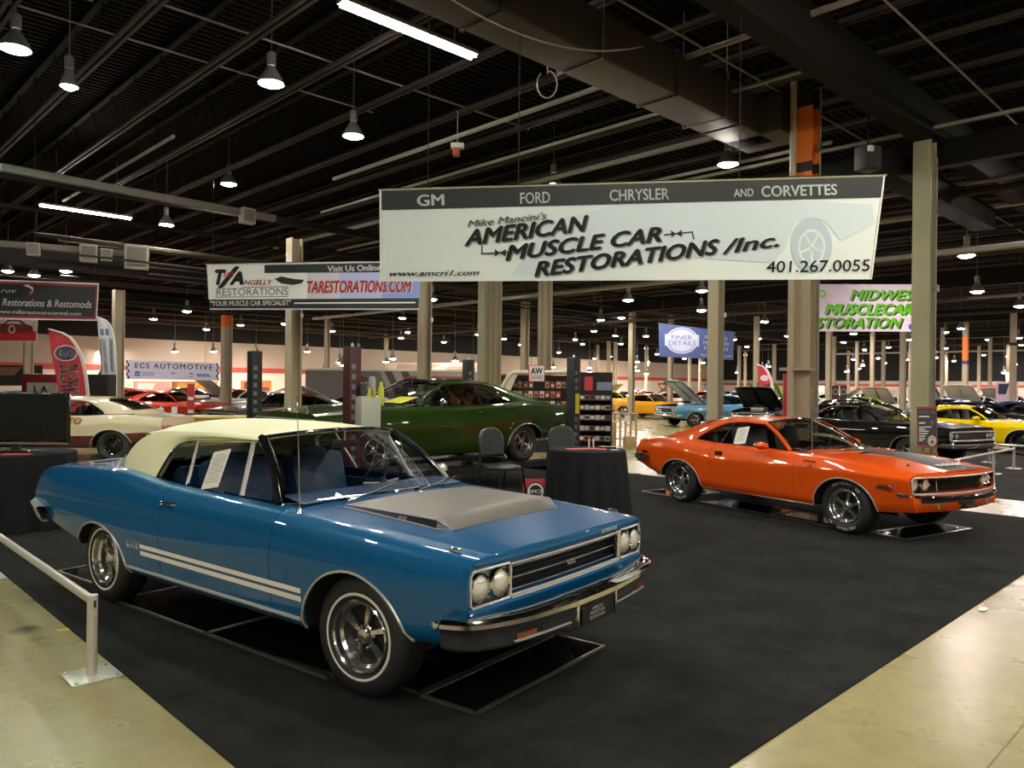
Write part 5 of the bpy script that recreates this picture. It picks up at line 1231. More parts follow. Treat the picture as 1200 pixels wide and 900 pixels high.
ph = MB(); ph.box((0, 0, .012), (.20, .12, .024), BLACK, bev=.008); ph = ph.build('card_tray'); ph.location = (TX.x+.24, TX.y+.10, TH+.006); tag(ph, 'small black tray at the back right of the cloth table', 'tray')
for k, dx in enumerate((-.02, .03)):
    o = MB().lathe([(.010, 0), (.010, .10), (.006, .115), (.001, .12)], mat('pen_pale', '#c9b9a4', .4), 10).build('pen_holder'); o.location = (TX.x+.05+dx, TX.y+.1, TH+.006); tag(o, 'pale upright pen on the cloth table, %s one' % ('left' if k == 0 else 'right'), 'pen')
flat('business_card', 'white card on the right of the black cloth table', 'card', (TX.x+.30, TX.y-.08, TH+.0075), (.09, .055), WHITE, .1)
TL = at(18, 450, 9.2); LH = .8685
round_table(TL.x, TL.y, LH-.0085, .66, 'round table under a black cloth with a screen, at the left edge', 1.12, 9)
tv = thing('television', 'large black flat screen on the cloth table at the left edge', 'screen', at(20, 450, 9.25), radians(2)); tv.location.z = LH+.006
MB().box((0, 0, .40), (1.26, .05, .62), GLOSS_BLACK, bev=.012).build('cabinet', parent=tv); MB().box((0, -.027, .415), (1.20, .006, .55), mat('screen_glass', (.006, .008, .0075), .15, 0, 0., .25)).build('screen', parent=tv); MB().box((0, -.024, .098), (1.25, .02, .022), mat('bezel_silver', '#8f9290', .3, .8), bev=.004).build('bezel', parent=tv)
MB().box((0, 0, .05), (.10, .05, .10), BLACK).box((0, 0, .008), (.50, .24, .016), GLOSS_BLACK, bev=.006).build('stand', parent=tv)
flat('flyer', 'red flyer under the screen at the left edge', 'flyer', (TL.x+.22, TL.y-.30, LH+.0075), (.30, .2), redp, .3); flat('flyer', 'dark red flyer left of the other below the screen', 'flyer', (TL.x-.12, TL.y-.32, LH+.0075), (.24, .18), mat('flyer_maroon', '#7a2430', .6), -.2)
# ---- black stools with padded round backs
padm = mat('stool_vinyl', (.02, .026, .027), .38); tubem = mat('stool_tube', (.012, .012, .012), .25, .3)
def stool(x, y, rz, label):
    t = thing('bar_chair', label, 'chair', (x, y, .0095), rz); sh = .74
    s = MB(); rows = []
    for q, z in ((.0, .035), (.7, .035), (.95, .025), (1.0, .005), (.95, -.015), (.0, -.02)):
        rows.append([Vector((.205*q*(abs(cos(a))**.75)*(1 if cos(a) >= 0 else -1), .20*q*(abs(sin(a))**.75)*(1 if sin(a) >= 0 else -1), sh+z)) for a in [2*pi*k/28 for k in range(28)]])
    s.grid(rows, padm, closed=True, flip=True); s.build('seat', parent=t)
    b = MB(); prof = [(-.17, .12), (-.185, .25), (-.175, .36), (-.13, .43), (-.05, .462), (.05, .462), (.13, .43), (.175, .36), (.185, .25), (.17, .12)]
    f = [Vector((-.205-.10*(z-.1), y_, sh+z)) for y_, z in prof]; bk = [p+Vector((-.035, 0, 0)) for p in f]; ins = [Vector((-.195-.10*(z*.92+.02-.1), y_*.88, sh+.03+z*.92)) for y_, z in prof]
    b.grid([ins, f, bk], padm); b.add(ins, [tuple(range(10))], padm); b.add(bk, [tuple(range(10))[::-1]], padm); b.build('backrest', parent=t, smooth=50)
    for sy in (1, -1):
        MB().tube([(.17, sy*.17, sh-.01), (.21, sy*.20, .4), (.23, sy*.21, 0)], .013, tubem, 8).build('leg', parent=t)
        MB().tube([(-.23, sy*.175, sh+.26), (-.205, sy*.185, sh+.02), (-.205, sy*.19, sh-.08), (-.25, sy*.21, 0)], .013, tubem, 8).build('leg', parent=t)
    MB().tube([(.215, -.205, .26), (.215, .205, .26)], .010, tubem, 8).build('footrest', parent=t)
    for sy in (1, -1): MB().tube([(.20, sy*.195, .45), (-.225, sy*.195, .45)], .009, tubem, 8).build('stretcher', parent=t)
    return t
p = at(590, 450, 9.2); stool(p.x, p.y, radians(-52), 'black padded chair left of the round cloth table'); p = at(661, 450, 9.75); stool(p.x, p.y, radians(-88), 'black padded chair half hidden behind the round cloth table')
# red square sign on the floor
sg = thing('floor_sign', 'red square sign with a white gear emblem on the carpet beside the chair', 'sign', at(629, 450, 10.4), 0.); sg.location.z = .30
sb = MB(); sb.box((0, 0, 0), (.34, .02, .34), redp, rx=-.1); M = Matrix.Rotation(-.1, 4, 'X') @ plane_M((0, -.0115, 0), (1, 0, 0), (0, 0, 1))
sb.build('board', parent=sg)
e = MB(); e.add([M @ Vector((.135*cos(2*pi*k/36)*(1 if k % 2 else .9), .135*sin(2*pi*k/36)*(1 if k % 2 else .9), 0)) for k in range(36)], [tuple(range(36))], BLACK); e.add([M @ Vector((.11*cos(2*pi*k/28), .11*sin(2*pi*k/28), .001)) for k in range(28)], [tuple(range(28))], WHITE); e.add([M @ Vector((.085*cos(2*pi*k/28), .085*sin(2*pi*k/28), .002)) for k in range(28)], [tuple(range(28))], BLACK); put_text(e, 'AMCR', M @ Matrix.Translation((0, -.025, .003)), .07, WHITE, bold=.02); e.build('emblem', parent=sg, merge=False)
MB().tube([(-.12, .02, -.15), (-.12, .12, -.30)], .01, BLACK, 6).tube([(.12, .02, -.15), (.12, .12, -.30)], .01, BLACK, 6).tube([(-.12, -.0, -.15), (-.12, -.06, -.30)], .01, BLACK, 6).tube([(.12, -.0, -.15), (.12, -.06, -.30)], .01, BLACK, 6).build('stand', parent=sg)
# ---- four-post lift carrying the green car
def build_lift():
    L = thing('car_lift', 'black four-post car lift carrying the dark green fastback', 'car lift', (green.location.x, green.location.y, .011), green.rotation_euler.z)
    oxide = mat('lift_maroon', '#4a1c20', .5); lk = mat('lift_black', (.014, .014, .015), .45); hole = mat('lift_ladder_grey', '#6e767a', .5)
    for sx in (1, -1):
        for sy in (1, -1):
            x, y = sx*2.2, sy*1.34; p = MB(); p.box((x, y, 1.1), (.17, .17, 2.2), oxide if (sx > 0 and sy > 0) else lk, bev=.01); p.box((x, y, .01), (.36, .36, .02), lk)
            p.lathe([(.02, 2.2), (.02, 2.22), (.008, 2.25), (.001, 2.25)], STEEL, 10, Matrix.Translation((x, y, 0))); po = p.build('post', parent=L)
            q = MB(); a = 1 if sx*sy < 0 else 1
            q.box((x-.0868*0, y+.0, 0), (.01, .01, .01), lk)
            for k in range(14): q.box((x+.03, y+.0875 if sy > 0 else y+.0875, .25+k*.13), (.06, .004, .065), hole)
            for k in range(14): q.box((x-.0875, y+.03, .25+k*.13), (.004, .06, .065), hole)
            q.build('ladder', parent=po, merge=False)
    for sy in (1, -1):
        r = MB(); r.box((0, sy*.775, .39), (4.9, .42, .07), lk, bev=.01); r.box((0, sy*.985, .40), (4.9, .02, .10), lk); r.box((-2.5, sy*.775, .25), (.04, .42, .36), lk, ry=.5); r.build('runway', parent=L)
    for sx in (1, -1): MB().box((sx*2.2, 0, .31), (.16, 2.6, .14), lk, bev=.01).build('cross_beam', parent=L)
    c = MB(); c.box((2.06, 1.50, 1.35), (.30, .16, .42), mat('lift_box_grey', '#b9bfae', .5), bev=.02); c.lathe([(.045, 1.56), (.045, 1.78), (.03, 1.82), (.001, 1.82)], mat('lift_reservoir', '#9aa39a', .4), 12, Matrix.Translation((2.0, 1.50, 0))); c.lathe([(.045, 1.56), (.045, 1.72), (.001, 1.72)], mat('lift_motor', '#4c5552', .4, .4), 12, Matrix.Translation((2.13, 1.50, 0))); c.build('power_unit', parent=L, merge=False)
    b = MB(); b.lathe([(.04, 1.44), (.04, 1.66), (.022, 1.70), (.022, 1.75), (.001, 1.75)], mat('spray_yellow', '#c9cf2a', .4), 12, Matrix.Translation((1.86, 1.50, 0))); b.build('spray_bottle', parent=L)
    for x, m in ((2.02, '#c9b02a'), (2.10, '#d8d84a')): MB().box((x, 1.585, 1.60), (.035, .01, .12), mat('tag'+m[1:], m, .5)).build('caution_tag', parent=L)
    MB().box((-2.2, 1.43, 1.42), (.10, .006, .34), mat('tagyellow', '#d3cc20', .5)).build('caution_tag', parent=L)
    return L
build_lift()
# ---- trailer at the back left
def build_trailer():
    p = at(470, 450, 37); T = thing('box_trailer', 'long grey box trailer with round and square emblems behind the green car', 'trailer', (p.x, p.y, 0), radians(4))
    tg = mat('trailer_grey', '#9a938c', .45); td = mat('trailer_dark', '#4c4644', .5)
    MB().box((0, 0, 1.35), (8.6, 2.4, 1.9), tg, bev=.06).build('body', parent=T); MB().box((0, -.02, 2.33), (8.66, 2.44, .10), mat('trailer_trim', '#d6cfc6', .4), bev=.02).build('roof_rail', parent=T)
    for x in (-1.2, -.3): 
        w_ = MB(); w_.lathe([(.36, -.1), (.36, .1), (.2, .11), (.001, .09)], RUBBER, 20, Matrix.Translation((x, -1.15, .36)) @ Matrix.Rotation(pi/2, 4, 'X')); w_.build('wheel', parent=T)
    y = -1.203; P_ = lambda z=0.: plane_M((0, y-z, 0), (1, 0, 0), (0, 0, 1))
    g = MB(); g.add([P_() @ Vector(q+(0,)) for q in ((-4.3, 2.28), (-.9, 2.28), (-.2, .5), (-4.3, .5))], [(0, 1, 2, 3)], mat('trailer_slate', '#6d6763', .5)); g.build('dark_panel', parent=T)
    g = MB()
    for x in (-.4, .35, 1.1): g.add([P_(.004) @ Vector(q+(0,)) for q in ((x-.3, 2.28), (x+.05, 2.28), (x+.6, 1.2), (x+.25, 1.2))], [(0, 1, 2, 3)], td)
    g.build('slashes', parent=T)
    e = MB(); e.add([P_(.006) @ Vector((-1.75+.5*cos(2*pi*k/28), 1.55+.5*sin(2*pi*k/28), 0)) for k in range(28)], [tuple(range(28))], td); put_text(e, 'JMG', P_(.01) @ Matrix.Translation((-1.75, 1.45, 0)), .46, WHITE, bold=.02); e.build('round_emblem', parent=T, merge=False)
    e = MB(); e.add([P_(.008) @ Vector((1.1+q[0], 1.35+q[1], 0)) for q in ((-1.0, .5), (-.7, .72), (1.9, .72), (2.1, .5), (2.1, -.7), (-1.0, -.7))], [tuple(range(6))[::-1]], mat('emblem_red', '#a83a3a', .5)); e.add([P_(.012) @ Vector((1.1+q[0]*.94, 1.35+q[1]*.9, 0)) for q in ((-1.0, .5), (-.7, .72), (1.9, .72), (2.1, .5), (2.1, -.7), (-1.0, -.7))], [tuple(range(6))[::-1]], td); put_text(e, 'JMG', P_(.016) @ Matrix.Translation((1.6, .82, 0)), 1.35, WHITE, bold=.03); e.build('square_emblem', parent=T, merge=False)
build_trailer()
# ---- parts booth right of the green car: pegboard wall of blister packs, arch frame, model-car rack
def build_booth():
    p = at(632, 450, 19); Bo = thing('display_wall', 'black pegboard wall behind a cream arch frame, right of the green car', 'display wall', (p.x, p.y, 0), radians(-6))
    MB().box((0, 0, 1.02), (1.9, .05, 1.9), MATT_BLACK).build('pegboard', parent=Bo)
    for sx in (-.9, .9): MB().box((sx, 0, .04), (.06, .5, .08), BLACK).build('foot', parent=Bo)
    cr_ = mat('frame_cream', '#c9c6b0', .4); a = MB(); a.tube([(-1.25, -.2, 0), (-1.15, -.2, 1.2), (-.72, -.2, 1.98), (-.60, -.2, 2.04), (.75, -.2, 2.04), (.85, -.2, 1.98), (.95, -.2, 0)], .055, cr_, 8); a.build('arch_frame', parent=Bo)
    MB().add([(-1.22, -.2, .5), (-.70, -.2, 2.0), (-.52, -.2, 1.99), (-.86, -.2, 1.2), (-.95, -.2, .5)], [(0, 1, 2, 3, 4)], cr_).build('arch_panel', parent=Bo, solid=.02)
    rn = random.Random(5); cols = ['#b84a38', '#d8d2c4', '#c9a04a', '#3a4a7a', '#a83434', '#dccfb8', '#c97a3a', '#5a5a5a']; k = 0
    for r_ in range(5):
        for c_ in range(12):
            x, z = -.74+c_*.135+rn.uniform(-.01, .01), 1.74-r_*.24
            if rn.random() < .12 or (abs(x-.0) < .2 and r_ == 0): continue
            q = MB(); q.box((0, 0, 0), (.105, .02, .16), mat('card'+cols[k % 8][1:], cols[k % 8], .5)); q.box((0, -.014, -.02), (.07, .012, .07), mat('card'+cols[(k*3+1) % 8][1:], cols[(k*3+1) % 8], .4)); k += rn.randint(1, 3)
            o = q.build('blister_pack'); c, s = cos(Bo.rotation_euler.z), sin(Bo.rotation_euler.z); o.location = (p.x+x*c+.04*s, p.y+x*s-.04*c, z); o.rotation_euler = Bo.rotation_euler; tag(o, 'small carded pack hanging on the black pegboard wall', 'pack', 'carded packs on the pegboard')
    S = Sheet((619, 427.6), (638.6, 427.8), (638.2, 447.4), (619.4, 447.2), (18.2, 18.2, 18.2, 18.2))
    o = S.base('hanging_sign', 'white rounded sign with red border and black letters over the pegboard', 'sign', redb, thick=.03); S.quad('white_field', [(620.2, 428.6), (637.8, 428.8), (637.4, 446.4), (620.6, 446.2)], white); S.text('sign_lettering', [('AW', (622, 438.4), (636, 438.4), 7.4, dict(bold=.03)), ('AUTO WORLD', (622, 444.4), (636, 444.6), 3, dict(bold=.02))], ink); S.shape('sign_rule', [line(621.5, 440.3, 636.5, 440.4, .7)], redb)
    wires(S, (.2, .8), z=6.0)
    p2 = at(695, 450, 18.6); R = thing('display_rack', 'tall black shelf rack of boxed model cars by the lift post', 'rack', (p2.x, p2.y, 0), radians(-10))
    MB().box((0, .2, 1.03), (.92, .04, 2.06), MATT_BLACK).build('back_panel', parent=R)
    for sx in (-.45, .45): MB().box((sx, 0, .72), (.03, .4, 1.44), MATT_BLACK).build('side_panel', parent=R)
    zs = (.42, .66, .92, 1.16, 1.40)
    for z in zs: MB().box((0, 0, z-.02), (.9, .4, .025), BLACK).build('shelf', parent=R)
    MB().box((-.12, .17, 1.78), (.20, .012, .34), redp).build('red_card', parent=R); q = MB(); q.box((.26, .17, 1.72), (.36, .012, .2), mat('card_slate', '#7d8796', .5)); q.build('grey_card', parent=R); put_text(q, 'x', Matrix.Translation((0, 0, -9)), .01, BLACK) if 0 else None
    c, s = cos(R.rotation_euler.z), sin(R.rotation_euler.z); k = 0
    for zi, z in enumerate(zs):
        for i in range(7):
            x = -.372+i*.124; q = MB(); q.box((0, 0, .055), (.11, .12, .11), mat('boxm%d' % (k % 4), ('#8a8480', '#b8b0a6', '#5c5450', '#9a4a3c')[k % 4], .4)); q.box((0, -.062, .055), (.085, .004, .07), mat('boxw%d' % (k % 3), ('#d6d2ca', '#3a3634', '#a8b0b8')[k % 3], .2)); k += rn.randint(1, 3)
            o = q.build('model_box'); y = -.12; o.location = (p2.x+x*c-y*s, p2.y+x*s+y*c, z-.0065); o.rotation_euler = R.rotation_euler; tag(o, 'small boxed model car on the black shelf rack', 'box', 'boxed model cars on the rack')
build_booth()
pt = at(690.5, 450, 19.6); dt = thing('draped_table', 'small table under a black cloth in front of the model-car rack', 'table', (pt.x, pt.y, 0), radians(-8))
q = MB(); rows = []
for f in (0, .05, .5, 1):
    rows.append([Vector((sx*(.34+.03*f), sy*(.28+.03*f), .82-.42*f)) for sx, sy in ((-1, -1), (-.33, -1.0-.08*f), (.33, -1+.05*f), (1, -1), (1, 1), (-1, 1))])
q.grid(rows, cloth, closed=True, flip=True); q.add(rows[0], [tuple(range(6))], cloth); q.build('tablecloth', parent=dt)
for sx in (-1, 1):
    for sy in (-1, 1): MB().tube([(sx*.28, sy*.22, 0), (sx*.28, sy*.22, .8)], .015, BLACK, 6).build('leg', parent=dt)
pine = mat('pine_wood', '#c3a878', .6, var=(6, '#b09464')); 
pb = at(713, 450, 21.5); o = MB().box((0, 0, .36), (.42, .42, .72), mat('cardboard', '#a88f64', .7), bev=.01).box((0, 0, .725), (.44, .2, .012), mat('tape', '#b8a47c', .5)).build('cardboard_box'); o.location = (pb.x, pb.y, 0); tag(o, 'tall plain cardboard box beside the slatted pine stand', 'box')
pp = at(733.5, 450, 22.2); st = thing('slatted_stand', 'pale pine slatted stand left of the orange car tail', 'stand', (pp.x, pp.y, 0), radians(-6))
for i in range(5): MB().box((-.30+i*.15, 0, .46), (.055, .03, .92), pine).build('slat', parent=st)
for sx in (-.32, .32): MB().box((sx, .22, .46), (.05, .05, .92), pine).build('leg', parent=st)
MB().box((0, .1, .93), (.74, .36, .03), pine).build('stand_top', parent=st); MB().box((0, .1, .2), (.70, .3, .03), pine).build('lower_shelf', parent=st)
MB().box((.05, -.05, .80), (.16, .006, .2), WHITE).build('white_tag', parent=st)
o = MB().box((0, 0, .15), (.32, .26, .30), pine, bev=.01).build('crate'); o.location = (pp.x+.06, pp.y-.42, 0); tag(o, 'small wooden crate in front of the slatted pine stand', 'crate')
# ---- back left: tan counter, dark tables, cabinet, speakers
pc = at(262, 450, 18.6); o = MB().box((0, 0, .43), (1.5, .7, .86), mat('counter_tan', '#b89c5c', .5)).box((0, 0, .88), (1.6, .8, .05), mat('counter_top', '#cbb478', .4), bev=.01).build('counter'); o.location = (pc.x, pc.y, 0); tag(o, 'tan wooden counter behind the blue car roof', 'counter')
for k, (px, d, w_) in enumerate(((172, 21, 1.6), (196, 22.4, 1.3))):
    q = at(px, 450, d); t = thing('draped_table', ('long table under a black cloth behind the cream car, left one', 'table under a black cloth behind the cream car, right one')[k], 'table', (q.x, q.y, 0))
    m = MB(); rows = [[Vector((sx*w_/2*(1+.02*f), sy*.36*(1+.05*f), .78-.76*f)) for sx, sy in ((-1, -1), (-.5, -1.06), (0, -.97), (.5, -1.05), (1, -1), (1, 1), (-1, 1))] for f in (0, .04, 1)]
    m.grid(rows, cloth, closed=True, flip=True); m.add(rows[0], [tuple(range(7))], cloth); m.build('tablecloth', parent=t)
    for i in range(3):
        q2 = MB()
        if i == 0: q2.box((0, 0, .11), (.22, .18, .22), redp, bev=.03)
        elif i == 1: q2.lathe([(.04, 0), (.04, .16), (.015, .2), (.015, .24), (.001, .24)], mat('bottle_pale', '#b9c4c8', .2), 12)
        else: q2.box((0, 0, .10), (.16, .02, .2), WHITE, rx=-.2); 
        o = q2.build(('red_bag', 'spray_bottle', 'sign_card')[i]); o.location = (q.x-.4*w_+.3*w_*i+(.0 if k else .1), q.y-.1, .785); tag(o, ('red bag', 'pale bottle', 'white card')[i] + ' on the %s black cloth table behind the cream car' % ('left', 'right')[k], ('bag', 'bottle', 'card')[i])
q = at(117, 450, 23); o = MB().box((0, 0, .95), (.75, .5, 1.9), MATT_BLACK, bev=.03).box((0, -.255, 1.0), (.66, .01, 1.7), mat('grille_cloth', (.02, .02, .02), .9)).build('black_cabinet'); o.location = (q.x, q.y, 0); tag(o, 'tall black cabinet right of the red feather flag', 'cabinet')
q = at(56, 450, 24.5); o = thing('tool_chest', 'dark red cabinet with pale lettered box, left of the red flag', 'cabinet', (q.x, q.y, 0)); MB().box((0, 0, .95), (1.3, .6, 1.9), mat('chest_red', '#5e1418', .4), bev=.02).build('body', parent=o); b2 = MB(); b2.box((.05, -.34, 1.42), (.95, .1, .42), mat('chest_grey', '#8d8880', .5)); put_text(b2, 'L A', plane_M((0, -.395, 1.33), (1, 0, 0), (0, 0, 1)), .3, BLACK, bold=.02); b2.build('front_box', parent=o, merge=False)
q = at(680, 450, 44); 
st = thing('barrier_stand', 'tall thin red and white stand beside the tan counter', 'stand', at(224, 450, 23.5)); st.location.z = 0; MB().box((0, 0, .9), (.22, .03, 1.5), redp).box((0, -.017, 1.2), (.16, .004, .1), WHITE).box((0, -.017, .8), (.16, .004, .1), WHITE).build('panel', parent=st); MB().box((0, 0, .02), (.35, .3, .04), STEEL).build('foot', parent=st); MB().tube([(0, .02, .02), (0, .02, .9)], .015, STEEL, 6).build('pole', parent=st)
# red post beside the orange-topped column, distant posters
q = at(921, 450, 14.6); o = thing('safety_post', 'red safety post left of the orange-topped column', 'post', (q.x, q.y, 0)); MB().lathe([(.055, .02), (.055, 1.98), (.05, 2.0), (.001, 2.0)], mat('post_red', '#a81c22', .45), 14).build('tube', parent=o); MB().box((0, 0, .01), (.24, .24, .02), STEEL).build('base_plate', parent=o)
for k, px in enumerate((979, 988.5)):
    S = Sheet((px-4, 452), (px+4, 452), (px+4, 476), (px-4, 476), (31, 31, 31, 31)); S.base('roll_up_banner', 'distant dark upright banner with a round seal, %s of the pair' % ('left', 'right')[k], 'banner', mat('rollup_maroon', '#3e2426', .5)); S.shape('seal', [oval(px, 459, 3.2, 3.6)], mat('rollup_grey', '#a09a98', .5)); S.shape('seal_field', [oval(px, 459, 2.3, 2.6)], mat('rollup_maroon', '#3e2426', .5)); S.shape('yellow_block', [[(px-2.6, 468), (px+2.6, 468), (px+2.6, 474), (px-2.6, 474)]], mat('rollup_yellow', '#c9a52a', .5))
    f = MB(); f.tube([S.c[3]+Vector((.0, 0, 0)), Vector((S.c[3].x, S.c[3].y, 0))], .02, BLACK, 6).tube([S.c[2], Vector((S.c[2].x, S.c[2].y, 0))], .02, BLACK, 6).build('legs', parent=S.obj)
# floor drain and tape at the left front
q = gnd(30, 738); o = MB().lathe([(.001, .003), (.095, .003), (.10, 0)], mat('drain_grey', '#6f6a50', .8), 24); 
for i in range(5): o.box((-.04+i*.02, 0, .0035), (.008, .09, .002), BLACK)
o = o.build('floor_drain', merge=False); o.location = q; tag(o, 'round metal floor drain beside the left rail', 'drain')
flat('tape_patch', 'small yellow tape patch at the carpet edge by the rail', 'tape', gnd(76, 738)+Vector((0, 0, .0015)), (.10, .05), mat('tape_yellow', '#d0c22a', .6), .6, .002); flat('tape_patch', 'small white tape patch on the carpet edge at the right', 'tape', gnd(1152, 715)+Vector((0, 0, .010)), (.12, .05), WHITE, GA, .002)

# ---- printed backdrops and pale booth panels against the far walls
for px, py0, py1, wd, d, c1, c2, lb in ((228, 447, 474, 54, 45.5, '#c9853a', '#e0b060', 'orange and yellow printed backdrop behind the red cars'), (178, 447, 474, 44, 46.5, '#d99a8a', '#e8d2c8', 'pink and white printed backdrop behind the red cars'), (122, 414, 428, 46, 47, '#c23a34', '#e8ded2', 'red and white sign board on the far left wall'), (300, 446, 468, 36, 46, '#c98a4a', '#8a3a30', 'orange printed backdrop behind the left lift post'),
        (20, 428, 452, 60, 40, '#4a4440', '#b08a70', 'dark shelving backdrop at the left edge'), (1048, 455, 480, 18, 46, '#d6cdbc', '#c4baa8', 'plain cream booth panel left of the pale green column'), (958, 452, 470, 16, 70, '#e0b8a8', '#d8ccc0', 'pink booth panel in the far rows'), (1128, 458, 474, 30, 58, '#e0c8c4', '#cdb8b4', 'pale pink booth panel at the right'), (1180, 448, 476, 26, 44, '#e6cfe0', '#3a3a5a', 'white and navy hanging panel near the right edge'), (660, 446, 462, 60, 62, '#d8b8a8', '#c23a34', 'pale booth panel with red band behind the parts wall'), (508, 425, 440, 110, 60, '#e2d2c2', '#c8a898', 'pale lit partition above the trailer')):
    S = Sheet((px-wd/2, py0), (px+wd/2, py0), (px+wd/2, py1), (px-wd/2, py1), (d, d, d, d)); S.base('backdrop_panel', lb, 'panel', mat('panel'+c1[1:], c1, .6, var=(.8, c1)))
    S.shape('printed_patch', [[(px-wd*.38, py0+2), (px+wd*.1, py0+2), (px-wd*.05, (py0+py1)/2), (px-wd*.4, (py0+py1)/2)], [(px+wd*.15, (py0+py1)/2-3), (px+wd*.42, (py0+py1)/2-3), (px+wd*.42, py1-3), (px+wd*.1, py1-3)]], mat('panel'+c2[1:], c2, .6))
    f = MB()
    for k in (2, 3): f.tube([S.c[k], Vector((S.c[k].x, S.c[k].y, 0))], .03, STEEL, 6)
    f.build('panel_legs', parent=S.obj, merge=False)

# ---- loose cables, a sensor and a loudspeaker under the ceiling
cab = mat('cable_white', '#a8a39a', .6)
q = at(641, 112, 12.2); MB().tube([(q.x+.02*sin(t*3), q.y, q.z+1.1-t*.25) for t in range(4)]+[(q.x+.16*sin(a), q.y, q.z+.18+.22*cos(a)) for a in [.2+.45*k for k in range(13)]], .012, cab, 6).build('hanging_cable'); o = bpy.data.objects[[n for n in bpy.data.objects.keys() if n.startswith('hanging_cable')][-1]]; tag(o, 'looped white cable dangling below the air duct above the large banner', 'cable')
MB().tube([(q.x+.02*sin(9), q.y, q.z+.35), (q.x, q.y, 7.25)], .008, cab, 5).build('suspension', parent=o)
a, b_ = uv(3.4, 6.2, 6.2), uv(8.4, 6.2, 6.3); n = 20
o = MB().tube([a.lerp(b_, k/n)-Vector((0, 0, .55*4*(k/n)*(1-k/n))) for k in range(n+1)], .012, mat('cable_grey', '#6a655e', .6), 6).build('hanging_cable'); tag(o, 'grey cable sagging along the underside of the air duct', 'cable')
q = at(536, 175, 15.5); r = thing('ceiling_sensor', 'small white and orange box hanging from a joist left of the large banner', 'sensor', q); MB().box((0, 0, .07), (.26, .14, .10), WHITE, bev=.01).build('white_housing', parent=r); MB().box((-.02, 0, -.06), (.14, .12, .16), mat('sensor_orange', '#a8482c', .5), bev=.01).build('orange_cover', parent=r); MB().tube([(0, 0, .12), (.0, 0, 7.25-q.z)], .01, cab, 5).build('hanger_rod', parent=r)
q = at(1017, 186, 13.6); r = thing('loudspeaker', 'black loudspeaker hung right of the orange-topped column', 'loudspeaker', q, .4); MB().box((0, 0, 0), (.34, .30, .42), mat('speaker_black', (.02, .02, .02), .6), bev=.02).build('cabinet', parent=r); MB().box((0, -.155, 0), (.28, .012, .36), mat('speaker_grille', (.04, .04, .04), .7)).build('grille', parent=r); MB().box((-.12, -.17, .12), (.10, .06, .10), WHITE, bev=.01).build('junction_box', parent=r); MB().tube([(0, 0, .2), (0, 0, 6.9-q.z)], .02, BLACK, 6).build('bracket', parent=r)

# =================================================================== the cars further back
def pcol(h, metal=.1): return paint('paint_'+h.strip('#'), h, metal, .3)
BLACKP = pcol('#08080a', 0); DW = dict(x=(-1.335, 1.462), R=(.335, .335), rim=.2, W=.23, y=.765)
MAROON = pcol('#5c2226')
# cream and maroon fastback at the left
P = dict(label='cream car with maroon lower flanks behind the screen at the left', x=-9.82, y=17.2, deg=180, paint=pcol('#d9c6ad', 0), lower=MAROON, split=1, split_add=3, lines=moved(E_LINES, .045), arches=[(-1.32, .33, .43, .36), (1.475, .33, .42, .36)], gh=moved_gh(E_GH, .06),
    bow=.05, rbow=.03, nose=dict(z=(.60, .80)), wheels=dict(DW, R=(.36, .33), rim=.20, style='mesh', rim_mat=GLOSS_BLACK, band=(mat('letter_grey', '#8f8c86', .6), .262, .267)), rear_bumper=(.62, .03, .01))
cream, CB = build_coupe(P)
badge(cream, 'side_lettering', 'AUTO', CB, -.42, .80, 1, .20, mat('graphic_orange', '#d08a2a', .4), shear=.25, bold=.03); badge(cream, 'side_lettering', 'AUTO', CB, -.42, .80, -1, .20, mat('graphic_orange', '#d08a2a', .4), shear=.25, bold=.03)
# black coupe behind the right column
P = dict(label='black two-door coupe with a silver framed grille behind the pale green column', x=9.0, y=19.1, z=.009, deg=-60, paint=BLACKP, lines=moved(G_LINES, .0), arches=[(-1.50, .31, .43, .345), (1.486, .31, .42, .36)], gh=dict(G_GH, win=[(0, .03, 1.28), (.9, -.4, 1.295), (1.7, -.7, 1.275), (2.5, -.95, 1.18), (3.4, -1.12, 1.06), (5, -1.16, 1.0)]),
    bow=.05, nose=dict(z=(.60, .80), lamps=(.60, .76), lamp_r=.07, bars=5, bar=STEEL, ring=.022, bumper=(.50, .07, .06), depth=.10), wheels=dict(x=(-1.486, 1.486), R=(.335, .335), rim=.19, W=.22, y=.775))
black, _ = build_coupe(P)
# yellow sports car
S_LINES = moved(E_LINES, -.03, .94)
P = dict(label='bright yellow sports car at the right edge behind the black coupe', x=13.3, y=22.0, z=.009, deg=-50, paint=pcol('#e0c400', 0), lines=S_LINES, arches=[(-1.25, .31, .42, .36), (1.42, .31, .41, .37)], gh=moved_gh(E_GH, -.05, .98), bow=.25, rake=-.3, door=(-.6, .70),
    nose=dict(z=(.44, .56), lamps=(), ring=.004), wheels=dict(DW, x=(-1.25, 1.42), R=(.34, .34), rim=.25, style='mesh', rim_mat=GLOSS_BLACK, y=.76), rear_bumper=None)
yel, YB = build_coupe(P)
for sg in (1, -1):
    m = MB(); m.tube([(.36, sg*.84, .87), (.36, sg*.93, .92)], .02, pcol('#e0c400', 0), 8).ball((.34, sg*.97, .94), (.10, .09, .06), pcol('#e0c400', 0), 8); m.build('side_mirror', parent=yel)
    MB().grid([[Vector((1.78+.1*i, sg*(YB.y_at(1.78+.1*i, .66)+.004), z-.02*i)) for z in (.62, .70)] for i in range(4)], GLOSS_BLACK, flip=sg < 0).build('headlight_cover', parent=yel)
